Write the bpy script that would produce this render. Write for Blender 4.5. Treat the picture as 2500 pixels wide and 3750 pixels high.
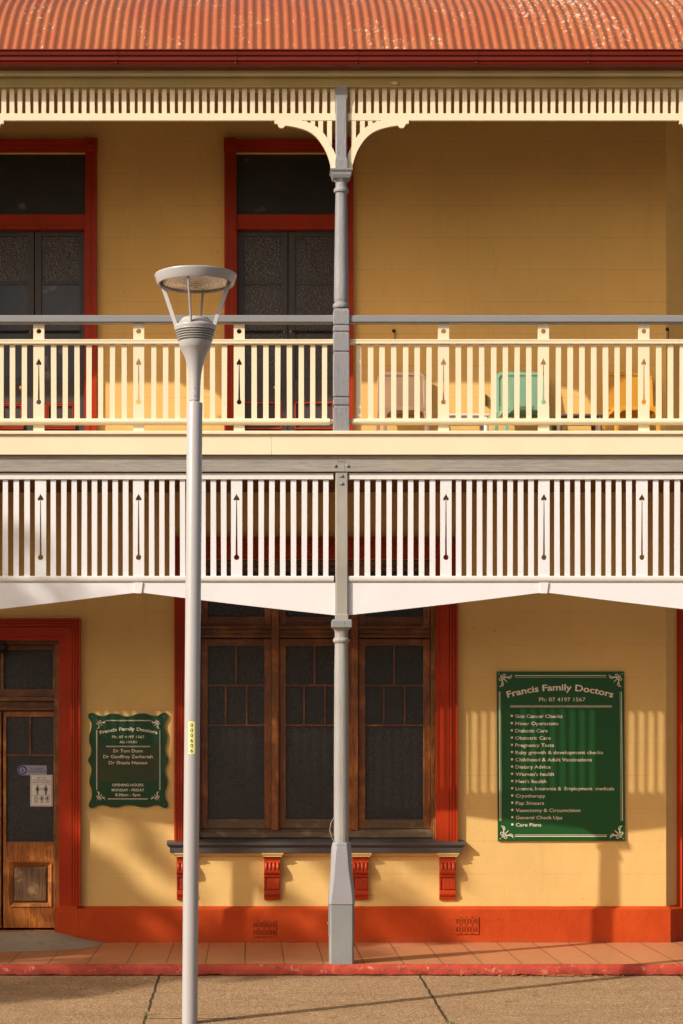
import bpy, math, random
from mathutils import Vector, noise
from mathutils.geometry import tessellate_polygon
random.seed(7)
for o in list(bpy.data.objects): bpy.data.objects.remove(o)
SC = bpy.context.scene
# ---------------------------------------------------------------- camera, sky, sun, exposure
FPX, D0, ZC, VX, VY = 7000.0, 16.09, 1.91, 916.0, 2701.0      # focal length and vanishing point of the photograph (pixels), distance to kerb, eye height
cam_d = bpy.data.cameras.new('camera'); cam = bpy.data.objects.new('camera', cam_d)
SC.collection.objects.link(cam); SC.camera = cam
cam.location = (0, -D0, ZC); cam.rotation_euler = (math.radians(90), 0, 0)
cam_d.sensor_fit = 'VERTICAL'; cam_d.sensor_height = 36; cam_d.lens = 36*FPX/3750
cam_d.shift_x = (1250-VX)/3750; cam_d.shift_y = (VY-1875)/3750
cam_d.clip_start = 0.1; cam_d.clip_end = 600

LD = Vector((2.735, 1.765, -2.01)).normalized()                 # the way the sunlight travels
W = bpy.data.worlds.new('World'); SC.world = W; W.use_nodes = True
wn = W.node_tree; bg = wn.nodes['Background']; sky = wn.nodes.new('ShaderNodeTexSky')
sky.sky_type = 'NISHITA'; sky.sun_disc = False
sky.sun_elevation = math.asin(-LD.z); sky.sun_rotation = math.atan2(-LD.x, -LD.y)
sky.air_density = 0.7; sky.dust_density = 3.0; sky.ozone_density = 0.3
wb = wn.nodes.new('ShaderNodeMix'); wb.data_type = 'RGBA'; wb.blend_type = 'MULTIPLY'; wb.inputs[0].default_value = 1      # camera white balance, the same warmth as on the sun
wb.inputs[7].default_value = (.98, .85, .66, 1); wn.links.new(sky.outputs[0], wb.inputs[6]); wn.links.new(wb.outputs[2], bg.inputs[0]); bg.inputs[1].default_value = 0.15
sd = bpy.data.lights.new('sun', 'SUN'); so = bpy.data.objects.new('sun', sd); SC.collection.objects.link(so)
so.rotation_euler = LD.to_track_quat('-Z', 'Y').to_euler(); so.location = (-20, -15, 20)
sd.energy = 4.0; sd.angle = math.radians(0.53); sd.color = (1.0, 0.92, 0.80)
SC.view_settings.view_transform = 'Standard'; SC.view_settings.look = 'None'
SC.view_settings.exposure = 0.42; SC.view_settings.gamma = 1.0
SC.render.engine = 'CYCLES'; SC.cycles.max_bounces = 8

def S(Y): return FPX/(D0+Y)
def X(px, Y): return (px-VX)/S(Y)
def Z(py, Y): return ZC-(py-VY)/S(Y)
YW = 1.765      # face of the house wall; Y = 0 is the kerb edge of the verandah floor
# ---------------------------------------------------------------- materials
class NT:
    def __init__(s, name):
        m = bpy.data.materials.new(name); m.use_nodes = True; s.m = m; s.t = m.node_tree
        s.b = s.t.nodes['Principled BSDF']
        s.pos = s.t.nodes.new('ShaderNodeNewGeometry').outputs['Position']
        s.obj = s.t.nodes.new('ShaderNodeTexCoord').outputs['Object']
    def n(s, typ, **k):
        nd = s.t.nodes.new(typ)
        for a, v in k.items(): setattr(nd, a, v)
        return nd
    def l(s, a, b): s.t.links.new(a, b)
    def scale(s, v, sc):
        m = s.n('ShaderNodeMapping'); s.l(v, m.inputs[0]); m.inputs['Scale'].default_value = sc; return m.outputs[0]
    def noise(s, v, scale, detail=4, rough=.55, dist=0):
        n = s.n('ShaderNodeTexNoise'); s.l(v, n.inputs['Vector'])
        n.inputs['Scale'].default_value = scale; n.inputs['Detail'].default_value = detail
        n.inputs['Roughness'].default_value = rough; n.inputs['Distortion'].default_value = dist
        return n.outputs['Fac']
    def ramp(s, f, *st):
        r = s.n('ShaderNodeValToRGB'); s.l(f, r.inputs[0]); e = r.color_ramp.elements
        while len(e) < len(st): e.new(.5)
        for i, (p, c) in enumerate(st):
            e[i].position = p; e[i].color = (c, c, c, 1) if isinstance(c, (int, float)) else (*c, 1)
        return r.outputs[0]
    def mix(s, f, a, b, mode='MIX'):
        m = s.n('ShaderNodeMix', data_type='RGBA', blend_type=mode)
        for sock, v in ((m.inputs[0], f), (m.inputs[6], a), (m.inputs[7], b)):
            if hasattr(v, 'is_output'): s.l(v, sock)
            elif isinstance(v, (int, float)): sock.default_value = v
            else: sock.default_value = (*v, 1)
        return m.outputs[2]
    def math(s, op, a, b=0.0, c=None):
        m = s.n('ShaderNodeMath', operation=op)
        for i, v in enumerate((a, b) if c is None else (a, b, c)):
            if hasattr(v, 'is_output'): s.l(v, m.inputs[i])
            else: m.inputs[i].default_value = v
        return m.outputs[0]
    def sep(s, v):
        n = s.n('ShaderNodeSeparateXYZ'); s.l(v, n.inputs[0]); return n.outputs
    def comb(s, x, y, z=0.0):
        n = s.n('ShaderNodeCombineXYZ')
        for i, v in enumerate((x, y, z)):
            if hasattr(v, 'is_output'): s.l(v, n.inputs[i])
            else: n.inputs[i].default_value = v
        return n.outputs[0]
    def bump(s, h, strength=.3, dist=.01, prev=None):
        b = s.n('ShaderNodeBump'); s.l(h, b.inputs['Height'])
        b.inputs['Strength'].default_value = strength; b.inputs['Distance'].default_value = dist
        if prev is not None: s.l(prev, b.inputs['Normal'])
        return b.outputs[0]
    def done(s, col, rough=.6, normal=None, metal=0, spec=.5):
        if hasattr(col, 'is_output'): s.l(col, s.b.inputs['Base Color'])
        else: s.b.inputs['Base Color'].default_value = (*col, 1)
        if hasattr(rough, 'is_output'): s.l(rough, s.b.inputs['Roughness'])
        else: s.b.inputs['Roughness'].default_value = rough
        s.b.inputs['Metallic'].default_value = metal; s.b.inputs['Specular IOR Level'].default_value = spec
        if normal is not None: s.l(normal, s.b.inputs['Normal'])
        return s.m

def mul(c, k): return tuple(min(1, x*k) for x in c)
def paint(name, col, rough=.5, wear=.12, grain=(1, 1, 1), gscale=30, bump=.15, bdist=.002, dirt=None, dirt_at=.62, metal=0, spec=.4):
    """paint on timber, plaster or metal: faint blotches, optional grime, a fine relief"""
    t = NT(name)
    big = t.noise(t.pos, 2.2, 5); v = t.scale(t.pos, grain); fine = t.noise(v, gscale, 4, .6)
    c = t.mix(t.ramp(big, (.3, 0), (.7, 1)), mul(col, 1-wear), mul(col, 1+wear*.5))
    if dirt is not None:
        c = t.mix(t.math('MULTIPLY', t.ramp(t.noise(v, gscale*.55, 6, .7), (dirt_at, 0), (dirt_at+.1, 1)), .75), c, dirt)
    return t.done(c, rough, t.bump(fine, bump, bdist), metal, spec)

def wall_mat(name, z0, row, x0, width, upper):
    t = NT(name); col = (.74, .455, .155) if upper else (.68, .445, .165)
    p = t.sep(t.pos)
    br = t.n('ShaderNodeTexBrick', offset=.5, squash=1.0)
    t.l(t.comb(t.math('SUBTRACT', p[0], x0), t.math('SUBTRACT', p[2], z0)), br.inputs['Vector'])
    for k, v in (('Scale', 1), ('Mortar Size', .0035), ('Mortar Smooth', .3), ('Brick Width', width), ('Row Height', row)): br.inputs[k].default_value = v
    br.inputs['Color1'].default_value = br.inputs['Color2'].default_value = (0, 0, 0, 1); br.inputs['Mortar'].default_value = (1, 1, 1, 1)
    brk = t.ramp(t.noise(t.pos, 1.7, 3), (.35, .25), (.6, 1))
    fz = t.math('FRACT', t.math('MULTIPLY', t.math('SUBTRACT', p[2], z0), 1/row))
    hor = t.math('LESS_THAN', t.math('ABSOLUTE', t.math('SUBTRACT', fz, .5)), .5-.0022/row); hor = t.math('SUBTRACT', 1.0, hor)
    line = t.math('MULTIPLY', t.math('MAXIMUM', hor, t.math('MULTIPLY', br.outputs['Fac'], .35)), brk)
    big = t.noise(t.pos, 1.1, 5, .6)
    c = t.mix(t.ramp(big, (.3, 0), (.7, 1)), mul(col, .92), mul(col, 1.04))
    streak = t.noise(t.scale(t.pos, (5, 1, .5)), 2.0, 6, .7)
    c = t.mix(t.math('MULTIPLY', t.ramp(streak, (.55, 0), (.75, 1)), .24), c, (.44, .28, .11))
    pt = t.noise(t.pos, 3.3, 6, .7)
    c = t.mix(t.math('MULTIPLY', t.ramp(pt, (.52, 0), (.66, 1)), .11), c, (.80, .56, .25))
    sp = t.noise(t.pos, 23, 2, .5)
    c = t.mix(t.math('MULTIPLY', t.ramp(sp, (.74, 0), (.78, 1)), .5), c, (.34, .2, .09))
    c = t.mix(t.math('MULTIPLY', line, .45 if upper else .33), c, (.33, .19, .07))
    b1 = t.bump(t.noise(t.pos, 90, 4, .7), .55 if not upper else .3, .004)
    b2 = t.bump(line, -.5, .004, b1)
    b3 = t.bump(t.noise(t.pos, 5, 3), .25, .02, b2)
    return t.done(c, .8, b3, 0, .1)
MW_L = wall_mat('yellow_plaster_ground_floor', .637-.3061*10, .3061, X(1863, YW)-.975*8, .975, False)
MW_U = wall_mat('yellow_plaster_upper_floor', 5.981-.299*10, .299, X(1434, YW)-.9*8, .9, True)

def wood_mat(name, dark, mid, light, vertical=True, rough=.38):
    t = NT(name); g = (9, 9, .8) if vertical else (.8, 9, 9)
    f = t.noise(t.scale(t.pos, g), 7, 8, .7, .6); blot = t.noise(t.pos, 5, 5, .65)
    c = t.mix(t.ramp(f, (.32, 0), (.66, 1)), dark, mid)
    c = t.mix(t.math('MULTIPLY', t.ramp(blot, (.52, 0), (.68, 1)), .8), c, light)
    return t.done(c, rough, t.bump(f, .5, .003), 0, .5)
M_WOOD = wood_mat('varnished_timber', (.055, .016, .004), (.28, .088, .014), (.40, .14, .024))
M_WOODH = wood_mat('varnished_timber_rail', (.045, .015, .004), (.18, .058, .012), (.26, .10, .025), False)
M_WOODDOOR = wood_mat('weathered_door_timber', (.09, .026, .006), (.44, .14, .018), (.64, .25, .045))
M_WOODOLD = wood_mat('bleached_sill_timber', (.05, .03, .015), (.14, .085, .045), (.27, .19, .12), False, .7)
M_PANEL = wood_mat('faded_panel_timber', (.05, .022, .009), (.17, .08, .032), (.42, .25, .12), True, .5)

CREAM = (.73, .635, .465)
M_CREAM = paint('cream_gloss_paint', CREAM, .42, .05, (6, 6, .8), 20, .25, .002, (.5, .40, .26), .70)
M_CREAMH = paint('cream_gloss_paint_on_rails', CREAM, .42, .05, (.8, 6, 6), 20, .25, .002, (.5, .40, .26), .70)
M_CREAMD = paint('shaded_cream_paint_on_eaves', (.62, .50, .28), .55, .1, (.6, 5, 5), 18, .3, .003, (.32, .24, .1), .66)  # cream dulled in its colour for the shade under the gutter
M_WHITE = paint('white_paint_on_valance', (.66, .665, .70), .45, .05, (6, 6, .7), 22, .3, .002, (.5, .41, .34), .70)
M_WHITEH = paint('white_paint_on_valance_rails', (.67, .655, .65), .45, .06, (.7, 6, 6), 22, .35, .003, (.5, .41, .33), .68)
M_GREY = paint('grey_paint_on_posts', (.21, .215, .24), .42, .12, (7, 7, .7), 26, .8, .006, (.37, .35, .33), .60)
M_GREYH = paint('grey_paint_on_handrail', (.215, .22, .24), .4, .06, (.5, 6, 6), 20, .2, .002)
M_BASE = paint('grey_paint_on_post_base', (.21, .22, .225), .5, .1, (2, 2, 1), 34, .5, .004, (.18, .17, .155), .69)
M_SHEATH = paint('light_grey_metal_sheath', (.26, .26, .285), .4, .06, (1, 1, 1), 8, .25, .01)
M_POSTW = paint('weathered_pale_grey_paint', (.29, .285, .28), .55, .14, (9, 9, .35), 20, .8, .006, (.22, .2, .18), .57)
M_RED = paint('brick_red_trim_paint', (.38, .033, .005), .45, .2, (5, 5, .7), 16, .25, .003, (.24, .025, .006), .62, spec=.2)
M_REDH = paint('brick_red_trim_paint_on_heads', (.36, .031, .005), .45, .2, (.7, 5, 5), 16, .25, .003, spec=.2)
M_CORBEL = paint('thick_brick_red_gloss', (.40, .036, .005), .28, .16, (1, 1, 1), 60, .6, .006, spec=.35)
M_GUTTER = paint('dark_red_gutter_enamel', (.12, .010, .004), .25, .1, (.3, 3, 3), 9, .1, .002)
M_CHAR = paint('charcoal_door_paint', (.052, .044, .046), .45, .1, (6, 6, .8), 18, .2, .002)
M_SILL = paint('dark_charcoal_sill_paint', (.07, .062, .06), .4, .15, (.8, 5, 5), 26, .4, .003, (.3, .26, .22), .74)
M_BLACK = paint('black_plastic', (.012, .011, .011), .3)
M_VOID = paint('painted_shade_black', (.006, .004, .003), .9)  # near-black colour stands for the shade behind openings
M_CONC = paint('worn_concrete', (.33, .28, .215), .85, .16, (1, 1, 1), 30, .5, .004, (.19, .15, .11), .56)
M_BRASS = paint('aged_brass', (.55, .26, .10), .3, .1, metal=.8)
M_LAMP = paint('pale_grey_metal_paint', (.35, .345, .36), .33, .04, (3, 3, .4), 14, .12, .001, (.22, .20, .18), .68, spec=.5)
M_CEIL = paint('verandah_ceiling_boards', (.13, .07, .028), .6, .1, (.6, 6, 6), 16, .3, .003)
M_DECK = paint('pale_deck_boards', (.74, .58, .38), .7, .1, (1, 6, 6), 16, .3, .003)
M_ASPH = paint('asphalt', (.06, .056, .052), .9, .2, (1, 1, 1), 60, .5, .006)
M_BEAMU = paint('shaded_cream_paint_under_eaves', (.40, .30, .12), .6, .12, (.6, 5, 5), 18, .3, .003, (.25, .17, .06), .64)  # cream darkened to olive: the shade of the recess put into the colour

def m_beam():
    t = NT('weathered_grey_beam_timber')
    f = t.noise(t.scale(t.pos, (.9, 9, 14)), 6, 8, .72, .5); b = t.noise(t.pos, 1.6, 4)
    c = t.mix(t.ramp(f, (.3, 0), (.68, 1)), (.19, .175, .16), (.345, .325, .295))
    c = t.mix(t.math('MULTIPLY', t.ramp(b, (.5, 0), (.7, 1)), .4), c, (.37, .315, .225))
    crack = t.noise(t.scale(t.pos, (.55, 9, 30)), 5, 5, .7, .8)
    ck = t.ramp(crack, (.655, 0), (.685, 1))
    c = t.mix(t.math('MULTIPLY', ck, .7), c, (.09, .08, .07))
    return t.done(c, .75, t.bump(f, .5, .004), 0, .25)
M_BEAM = m_beam()

def m_plinth():
    t = NT('orange_red_plinth_paint'); col = (.45, .048, .006)
    b = t.noise(t.pos, 1.8, 5); c = t.mix(t.ramp(b, (.3, 0), (.7, 1)), mul(col, .85), (.50, .066, .009))
    p = t.sep(t.pos)
    st = t.noise(t.pos, 9, 6, .75)
    c = t.mix(t.math('MULTIPLY', t.ramp(st, (.57, 0), (.68, 1)), .4), c, (.34, .05, .015))
    low = t.math('MULTIPLY', t.ramp(p[2], (.0, 1), (.07, 0)), t.ramp(t.noise(t.pos, 14, 5, .7), (.4, 0), (.65, 1)))
    c = t.mix(t.math('MULTIPLY', low, .5), c, (.24, .085, .04))
    vor = t.n('ShaderNodeTexVoronoi', feature='DISTANCE_TO_EDGE'); t.l(t.mix(.12, t.pos, t.noise(t.pos, 7, 4)), vor.inputs['Vector']); vor.inputs['Scale'].default_value = 2.3
    ck = t.ramp(vor.outputs['Distance'], (.0, 1), (.012, 0))
    ck = t.math('MULTIPLY', ck, t.ramp(t.noise(t.pos, 2.7, 2), (.5, 0), (.6, 1)))
    c = t.mix(t.math('MULTIPLY', ck, .6), c, (.2, .04, .015))
    n1 = t.bump(t.noise(t.pos, 60, 4, .7), .5, .004); n2 = t.bump(t.noise(t.pos, 9, 5, .7), .45, .015, n1)
    return t.done(c, .6, t.bump(ck, -.5, .005, n2), 0, .2)
M_PLINTH = m_plinth()

def m_tiles():
    t = NT('terracotta_floor_tiles'); p = t.sep(t.pos)
    sh = t.math('MULTIPLY', t.noise(t.scale(t.pos, (1, 6, 1)), 3, 2), .012)
    fx = t.math('FRACT', t.math('MULTIPLY', t.math('ADD', t.math('ADD', p[0], 10+.043+.003-.01), sh), 1/.3332))
    g = t.math('LESS_THAN', fx, .03)
    n = t.noise(t.scale(t.pos, (1.2, 14, 1)), 6, 6, .65); ln = t.noise(t.scale(t.pos, (.35, 26, 1)), 5, 4, .6)  # streaks: surface texture, with tree shade painted in as darker tone
    cell = t.n('ShaderNodeTexWhiteNoise', noise_dimensions='1D')
    t.l(t.math('FLOOR', t.math('MULTIPLY', t.math('ADD', p[0], 10.036), 1/.3332)), cell.inputs['W'])
    c = t.mix(t.ramp(n, (.3, 0), (.7, 1)), (.39, .145, .062), (.56, .255, .125))  # from a shaded to a sunlit tile tone, put into the colour
    c = t.mix(t.math('MULTIPLY', cell.outputs['Value'], .28), c, (.36, .15, .07))
    c = t.mix(t.math('MULTIPLY', t.ramp(ln, (.62, 0), (.67, 1)), .55), c, (.27, .095, .05))
    c = t.mix(g, c, (.075, .055, .04))
    return t.done(c, .45, t.bump(g, -.6, .006, t.bump(n, .3, .004)), 0, .4)
M_TILE = m_tiles()

def m_kerb():
    t = NT('red_painted_kerb'); b = t.noise(t.pos, 4, 6, .7)
    c = t.mix(t.ramp(b, (.35, 0), (.65, 1)), (.30, .034, .018), (.42, .060, .032))
    ch = t.noise(t.pos, 16, 6, .72)
    c = t.mix(t.ramp(ch, (.60, 0), (.64, 1)), c, (.50, .19, .12))
    dk = t.noise(t.pos, 26, 5, .7); p = t.sep(t.pos)
    low = t.ramp(p[2], (0, 1), (.001, 1))
    c = t.mix(t.math('MULTIPLY', t.ramp(dk, (.57, 0), (.64, 1)), .75), c, (.13, .04, .025))
    bottom = t.math('LESS_THAN', t.math('ADD', p[2], t.math('MULTIPLY', t.noise(t.pos, 11, 5, .8), .045)), -.062)
    c = t.mix(bottom, c, (.22, .15, .10))
    return t.done(c, .6, t.bump(t.noise(t.pos, 24, 6, .7), .6, .008), 0, .35)
M_KERB = m_kerb()

def m_footpath():
    t = NT('exposed_aggregate_footpath'); p = t.sep(t.pos)
    v = t.n('ShaderNodeTexVoronoi', feature='F1'); t.l(t.pos, v.inputs['Vector']); v.inputs['Scale'].default_value = 120
    sep = t.n('ShaderNodeSeparateColor'); t.l(v.outputs['Color'], sep.inputs[0])
    c = t.ramp(sep.outputs[0], (.0, (.16, .085, .04)), (.3, (.30, .175, .085)), (.6, (.46, .29, .15)), (.85, (.57, .40, .23)), (1, (.78, .62, .44)))
    c = t.mix(t.math('MULTIPLY', t.ramp(v.outputs['Distance'], (.35, 0), (.75, 1)), .6), c, (.15, .08, .035))
    bl = t.noise(t.pos, 1.6, 5, .6); c = t.mix(t.math('MULTIPLY', t.ramp(bl, (.4, 0), (.7, 1)), .35), c, (.24, .15, .08))
    c = t.mix(t.math('MULTIPLY', t.ramp(t.noise(t.pos, 5.5, 2, .4), (.70, 0), (.73, 1)), .5), c, (.12, .08, .05))
    c = t.mix(t.math('MULTIPLY', t.ramp(t.noise(t.scale(t.pos, (.5, 1.6, 1)), 2.6, 6, .7), (.5, 0), (.68, 1)), .4), c, (.17, .10, .055))
    w = t.math('MULTIPLY', t.math('SUBTRACT', t.noise(t.pos, 6, 4), .5), .035)
    xx = t.math('ADD', p[0], w)
    j1 = t.math('LESS_THAN', t.math('ABSOLUTE', t.math('SUBTRACT', t.math('MODULO', t.math('ADD', xx, 21.45), 2.18), .0+1.09-.02)), .011)
    yy = t.math('ADD', p[1], w)
    j2 = t.math('LESS_THAN', t.math('ABSOLUTE', t.math('ADD', yy, 2.17)), .014)
    j2 = t.math('MULTIPLY', j2, t.math('LESS_THAN', t.math('ABSOLUTE', t.math('ADD', p[0], .45)), .34))
    j = t.math('MAXIMUM', j1, j2)
    c = t.mix(t.math('MULTIPLY', j, .93), c, (.035, .026, .018))
    edge = t.math('GREATER_THAN', t.math('ADD', p[1], t.math('MULTIPLY', t.noise(t.pos, 9, 5, .8), .13)), .035)
    c = t.mix(t.math('MULTIPLY', edge, .6), c, (.11, .07, .045))
    nb = t.bump(v.outputs['Distance'], .8, .006)
    return t.done(c, .7, t.bump(j, -.9, .01, nb), 0, .35)
M_FOOT = m_footpath()

def m_roof():
    t = NT('peeling_orange_roof_paint'); p = t.sep(t.pos)
    b = t.noise(t.pos, 1.4, 5)
    c = t.mix(t.ramp(b, (.35, 0), (.65, 1)), (.315, .100, .034), (.305, .076, .030))
    # paint flakes off in scattered chips, thickest towards one side and near the eave
    v = t.scale(t.pos, (2.1, 1, 1)); f1 = t.noise(v, 17, 8, .78, .4); patch = t.noise(t.scale(t.pos, (1.2, .5, .5)), 1.7, 4, .6)
    tot = t.math('ADD', f1, t.math('MULTIPLY', t.math('SUBTRACT', patch, .5), .36))
    tot = t.math('ADD', tot, t.math('MULTIPLY', p[0], .010))
    pk = t.ramp(tot, (.61, 0), (.63, 1))
    dots = t.ramp(t.noise(t.pos, 70, 3, .6), (.70, 0), (.73, 1))
    pk = t.math('MAXIMUM', pk, t.math('MULTIPLY', dots, .8))
    under = t.mix(t.ramp(t.noise(t.pos, 12, 3), (.4, 0), (.6, 1)), (.66, .56, .48), (.62, .40, .27))
    c = t.mix(pk, c, under)
    ed = t.ramp(t.noise(t.pos, 34, 5, .75), (.66, 0), (.70, 1)); c = t.mix(t.math('MULTIPLY', ed, .65), c, (.22, .09, .05))
    # shade in the valleys, painted as a darker colour at the corrugation pitch
    ph = t.math('SINE', t.math('MULTIPLY', p[0], 2*math.pi/.076))
    val = t.math('MULTIPLY', t.ramp(t.math('MULTIPLY_ADD', ph, -.5, .5), (.80, 0), (.98, 1)), t.ramp(t.noise(t.pos, 20, 4, .7), (.3, .2), (.6, 1)))
    c = t.mix(t.math('MULTIPLY', val, .7), c, (.10, .045, .022))
    return t.done(c, .5, t.bump(pk, .3, .002), 0, .4)
M_ROOF = m_roof()

def m_glass(name, col, scale, strength, rough=.25):
    t = NT(name)
    v = t.n('ShaderNodeTexVoronoi', feature='SMOOTH_F1'); t.l(t.scale(t.pos, (1, 1, 1.1)), v.inputs['Vector']); v.inputs['Scale'].default_value = scale
    n = t.noise(t.pos, scale*.6, 4, .6, 1.0)
    big = t.noise(t.pos, 1.3, 2)
    c = t.mix(t.ramp(n, (.35, 0), (.7, 1)), mul(col, .75), mul(col, 1.35))
    c = t.mix(t.math('MULTIPLY', t.ramp(big, (.4, 0), (.65, 1)), .4), c, mul(col, .5))
    glint = t.ramp(t.noise(t.pos, scale*1.3, 2, .5), (.67, 0), (.73, 1))
    c = t.mix(t.math('MULTIPLY', glint, .5), c, (.24, .2, .16))  # pale specks are glints put into the glass colour
    return t.done(c, rough, t.bump(v.outputs['Distance'], strength, .006, t.bump(n, strength, .004)), 0, .5)
M_GLASSU = m_glass('pebbled_dark_glass', (.055, .045, .038), 70, .8, .22)
M_GLASSP = m_glass('plain_dark_glass', (.040, .037, .042), 3, .03, .22)
M_GLASST = m_glass('flat_dark_transom_glass', (.022, .020, .019), 3, .02, .5)
M_GLASSL = m_glass('rippled_dark_glass', (.018, .014, .012), 110, .6, .26)
M_GREEN = paint('bottle_green_sign_enamel', (.010, .075, .016), .4, .05, (1, 1, 1), 3, .05, .001)
M_GREEND = paint('dark_green_sign_enamel', (.007, .05, .014), .45, .05, (1, 1, 1), 3, .05, .001)
M_OLIVE = paint('brown_green_overlay', (.035, .045, .014), .45)
M_LET = paint('beige_sign_lettering', (.74, .64, .49), .5, .05)
M_YEL = paint('yellow_plate', (.78, .74, .30), .45, .02)
M_INK = paint('black_ink', (.015, .013, .012), .5)
M_PAPER = paint('grey_white_paper', (.74, .69, .63), .6, .08, (1, 1, 1), 90, .5, .002, (.2, .17, .14), .62)
M_STICK = paint('pale_lilac_sticker', (.30, .29, .36), .5, .04)
M_BLUE = paint('violet_blue_ink', (.05, .035, .2), .5)
M_CH1 = paint('taupe_chair_plastic', (.36, .235, .155), .4, .03)
M_CH2 = paint('mint_chair_plastic', (.22, .42, .29), .4, .03)
M_CH3 = paint('mustard_chair_plastic', (.62, .30, .03), .4, .03)
M_TWHITE = paint('white_table_plastic', (.72, .68, .66), .4, .03)
M_TDARK = paint('taupe_grey_table_plastic', (.16, .12, .105), .45, .04)
M_TBROWN = paint('brown_underside_shade', (.27, .15, .09), .5, .04)  # brown of the shaded underside, put into the colour
M_LEAFD = paint('dry_leaf', (.30, .13, .045), .7, .3)
M_BARK = paint('bark', (.12, .085, .055), .9, .2, (4, 4, 1), 12, .8, .02)
M_WEED = paint('weed_green', (.30, .27, .10), .7, .2)
def m_leaf():
    t = NT('leaf_green'); n = t.noise(t.pos, 2.5, 3)
    m = t.done(t.mix(t.ramp(n, (.35, 0), (.65, 1)), (.045, .085, .02), (.09, .13, .035)), .6)
    return m
M_LEAF = m_leaf()
def m_diffuser():
    t = NT('lamp_lens'); p = t.obj
    w = t.n('ShaderNodeTexWave', wave_type='RINGS', rings_direction='Z'); t.l(p, w.inputs['Vector'])
    w.inputs['Scale'].default_value = 13; w.inputs['Distortion'].default_value = 7; w.inputs['Detail'].default_value = 2; w.inputs['Detail Scale'].default_value = 1.4
    c = t.mix(t.ramp(w.outputs['Fac'], (.2, 0), (.8, 1)), (.42, .30, .17), (.72, .58, .40))
    d = t.ramp(t.noise(p, 60, 5, .75), (.60, 0), (.66, 1)); xs = t.sep(p)[0]
    c = t.mix(t.math('MULTIPLY', d, t.ramp(xs, (0, .15), (.2, .9))), c, (.12, .07, .03))
    return t.done(c, .22, None, 0, .6)
M_LENS = m_diffuser()

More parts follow.
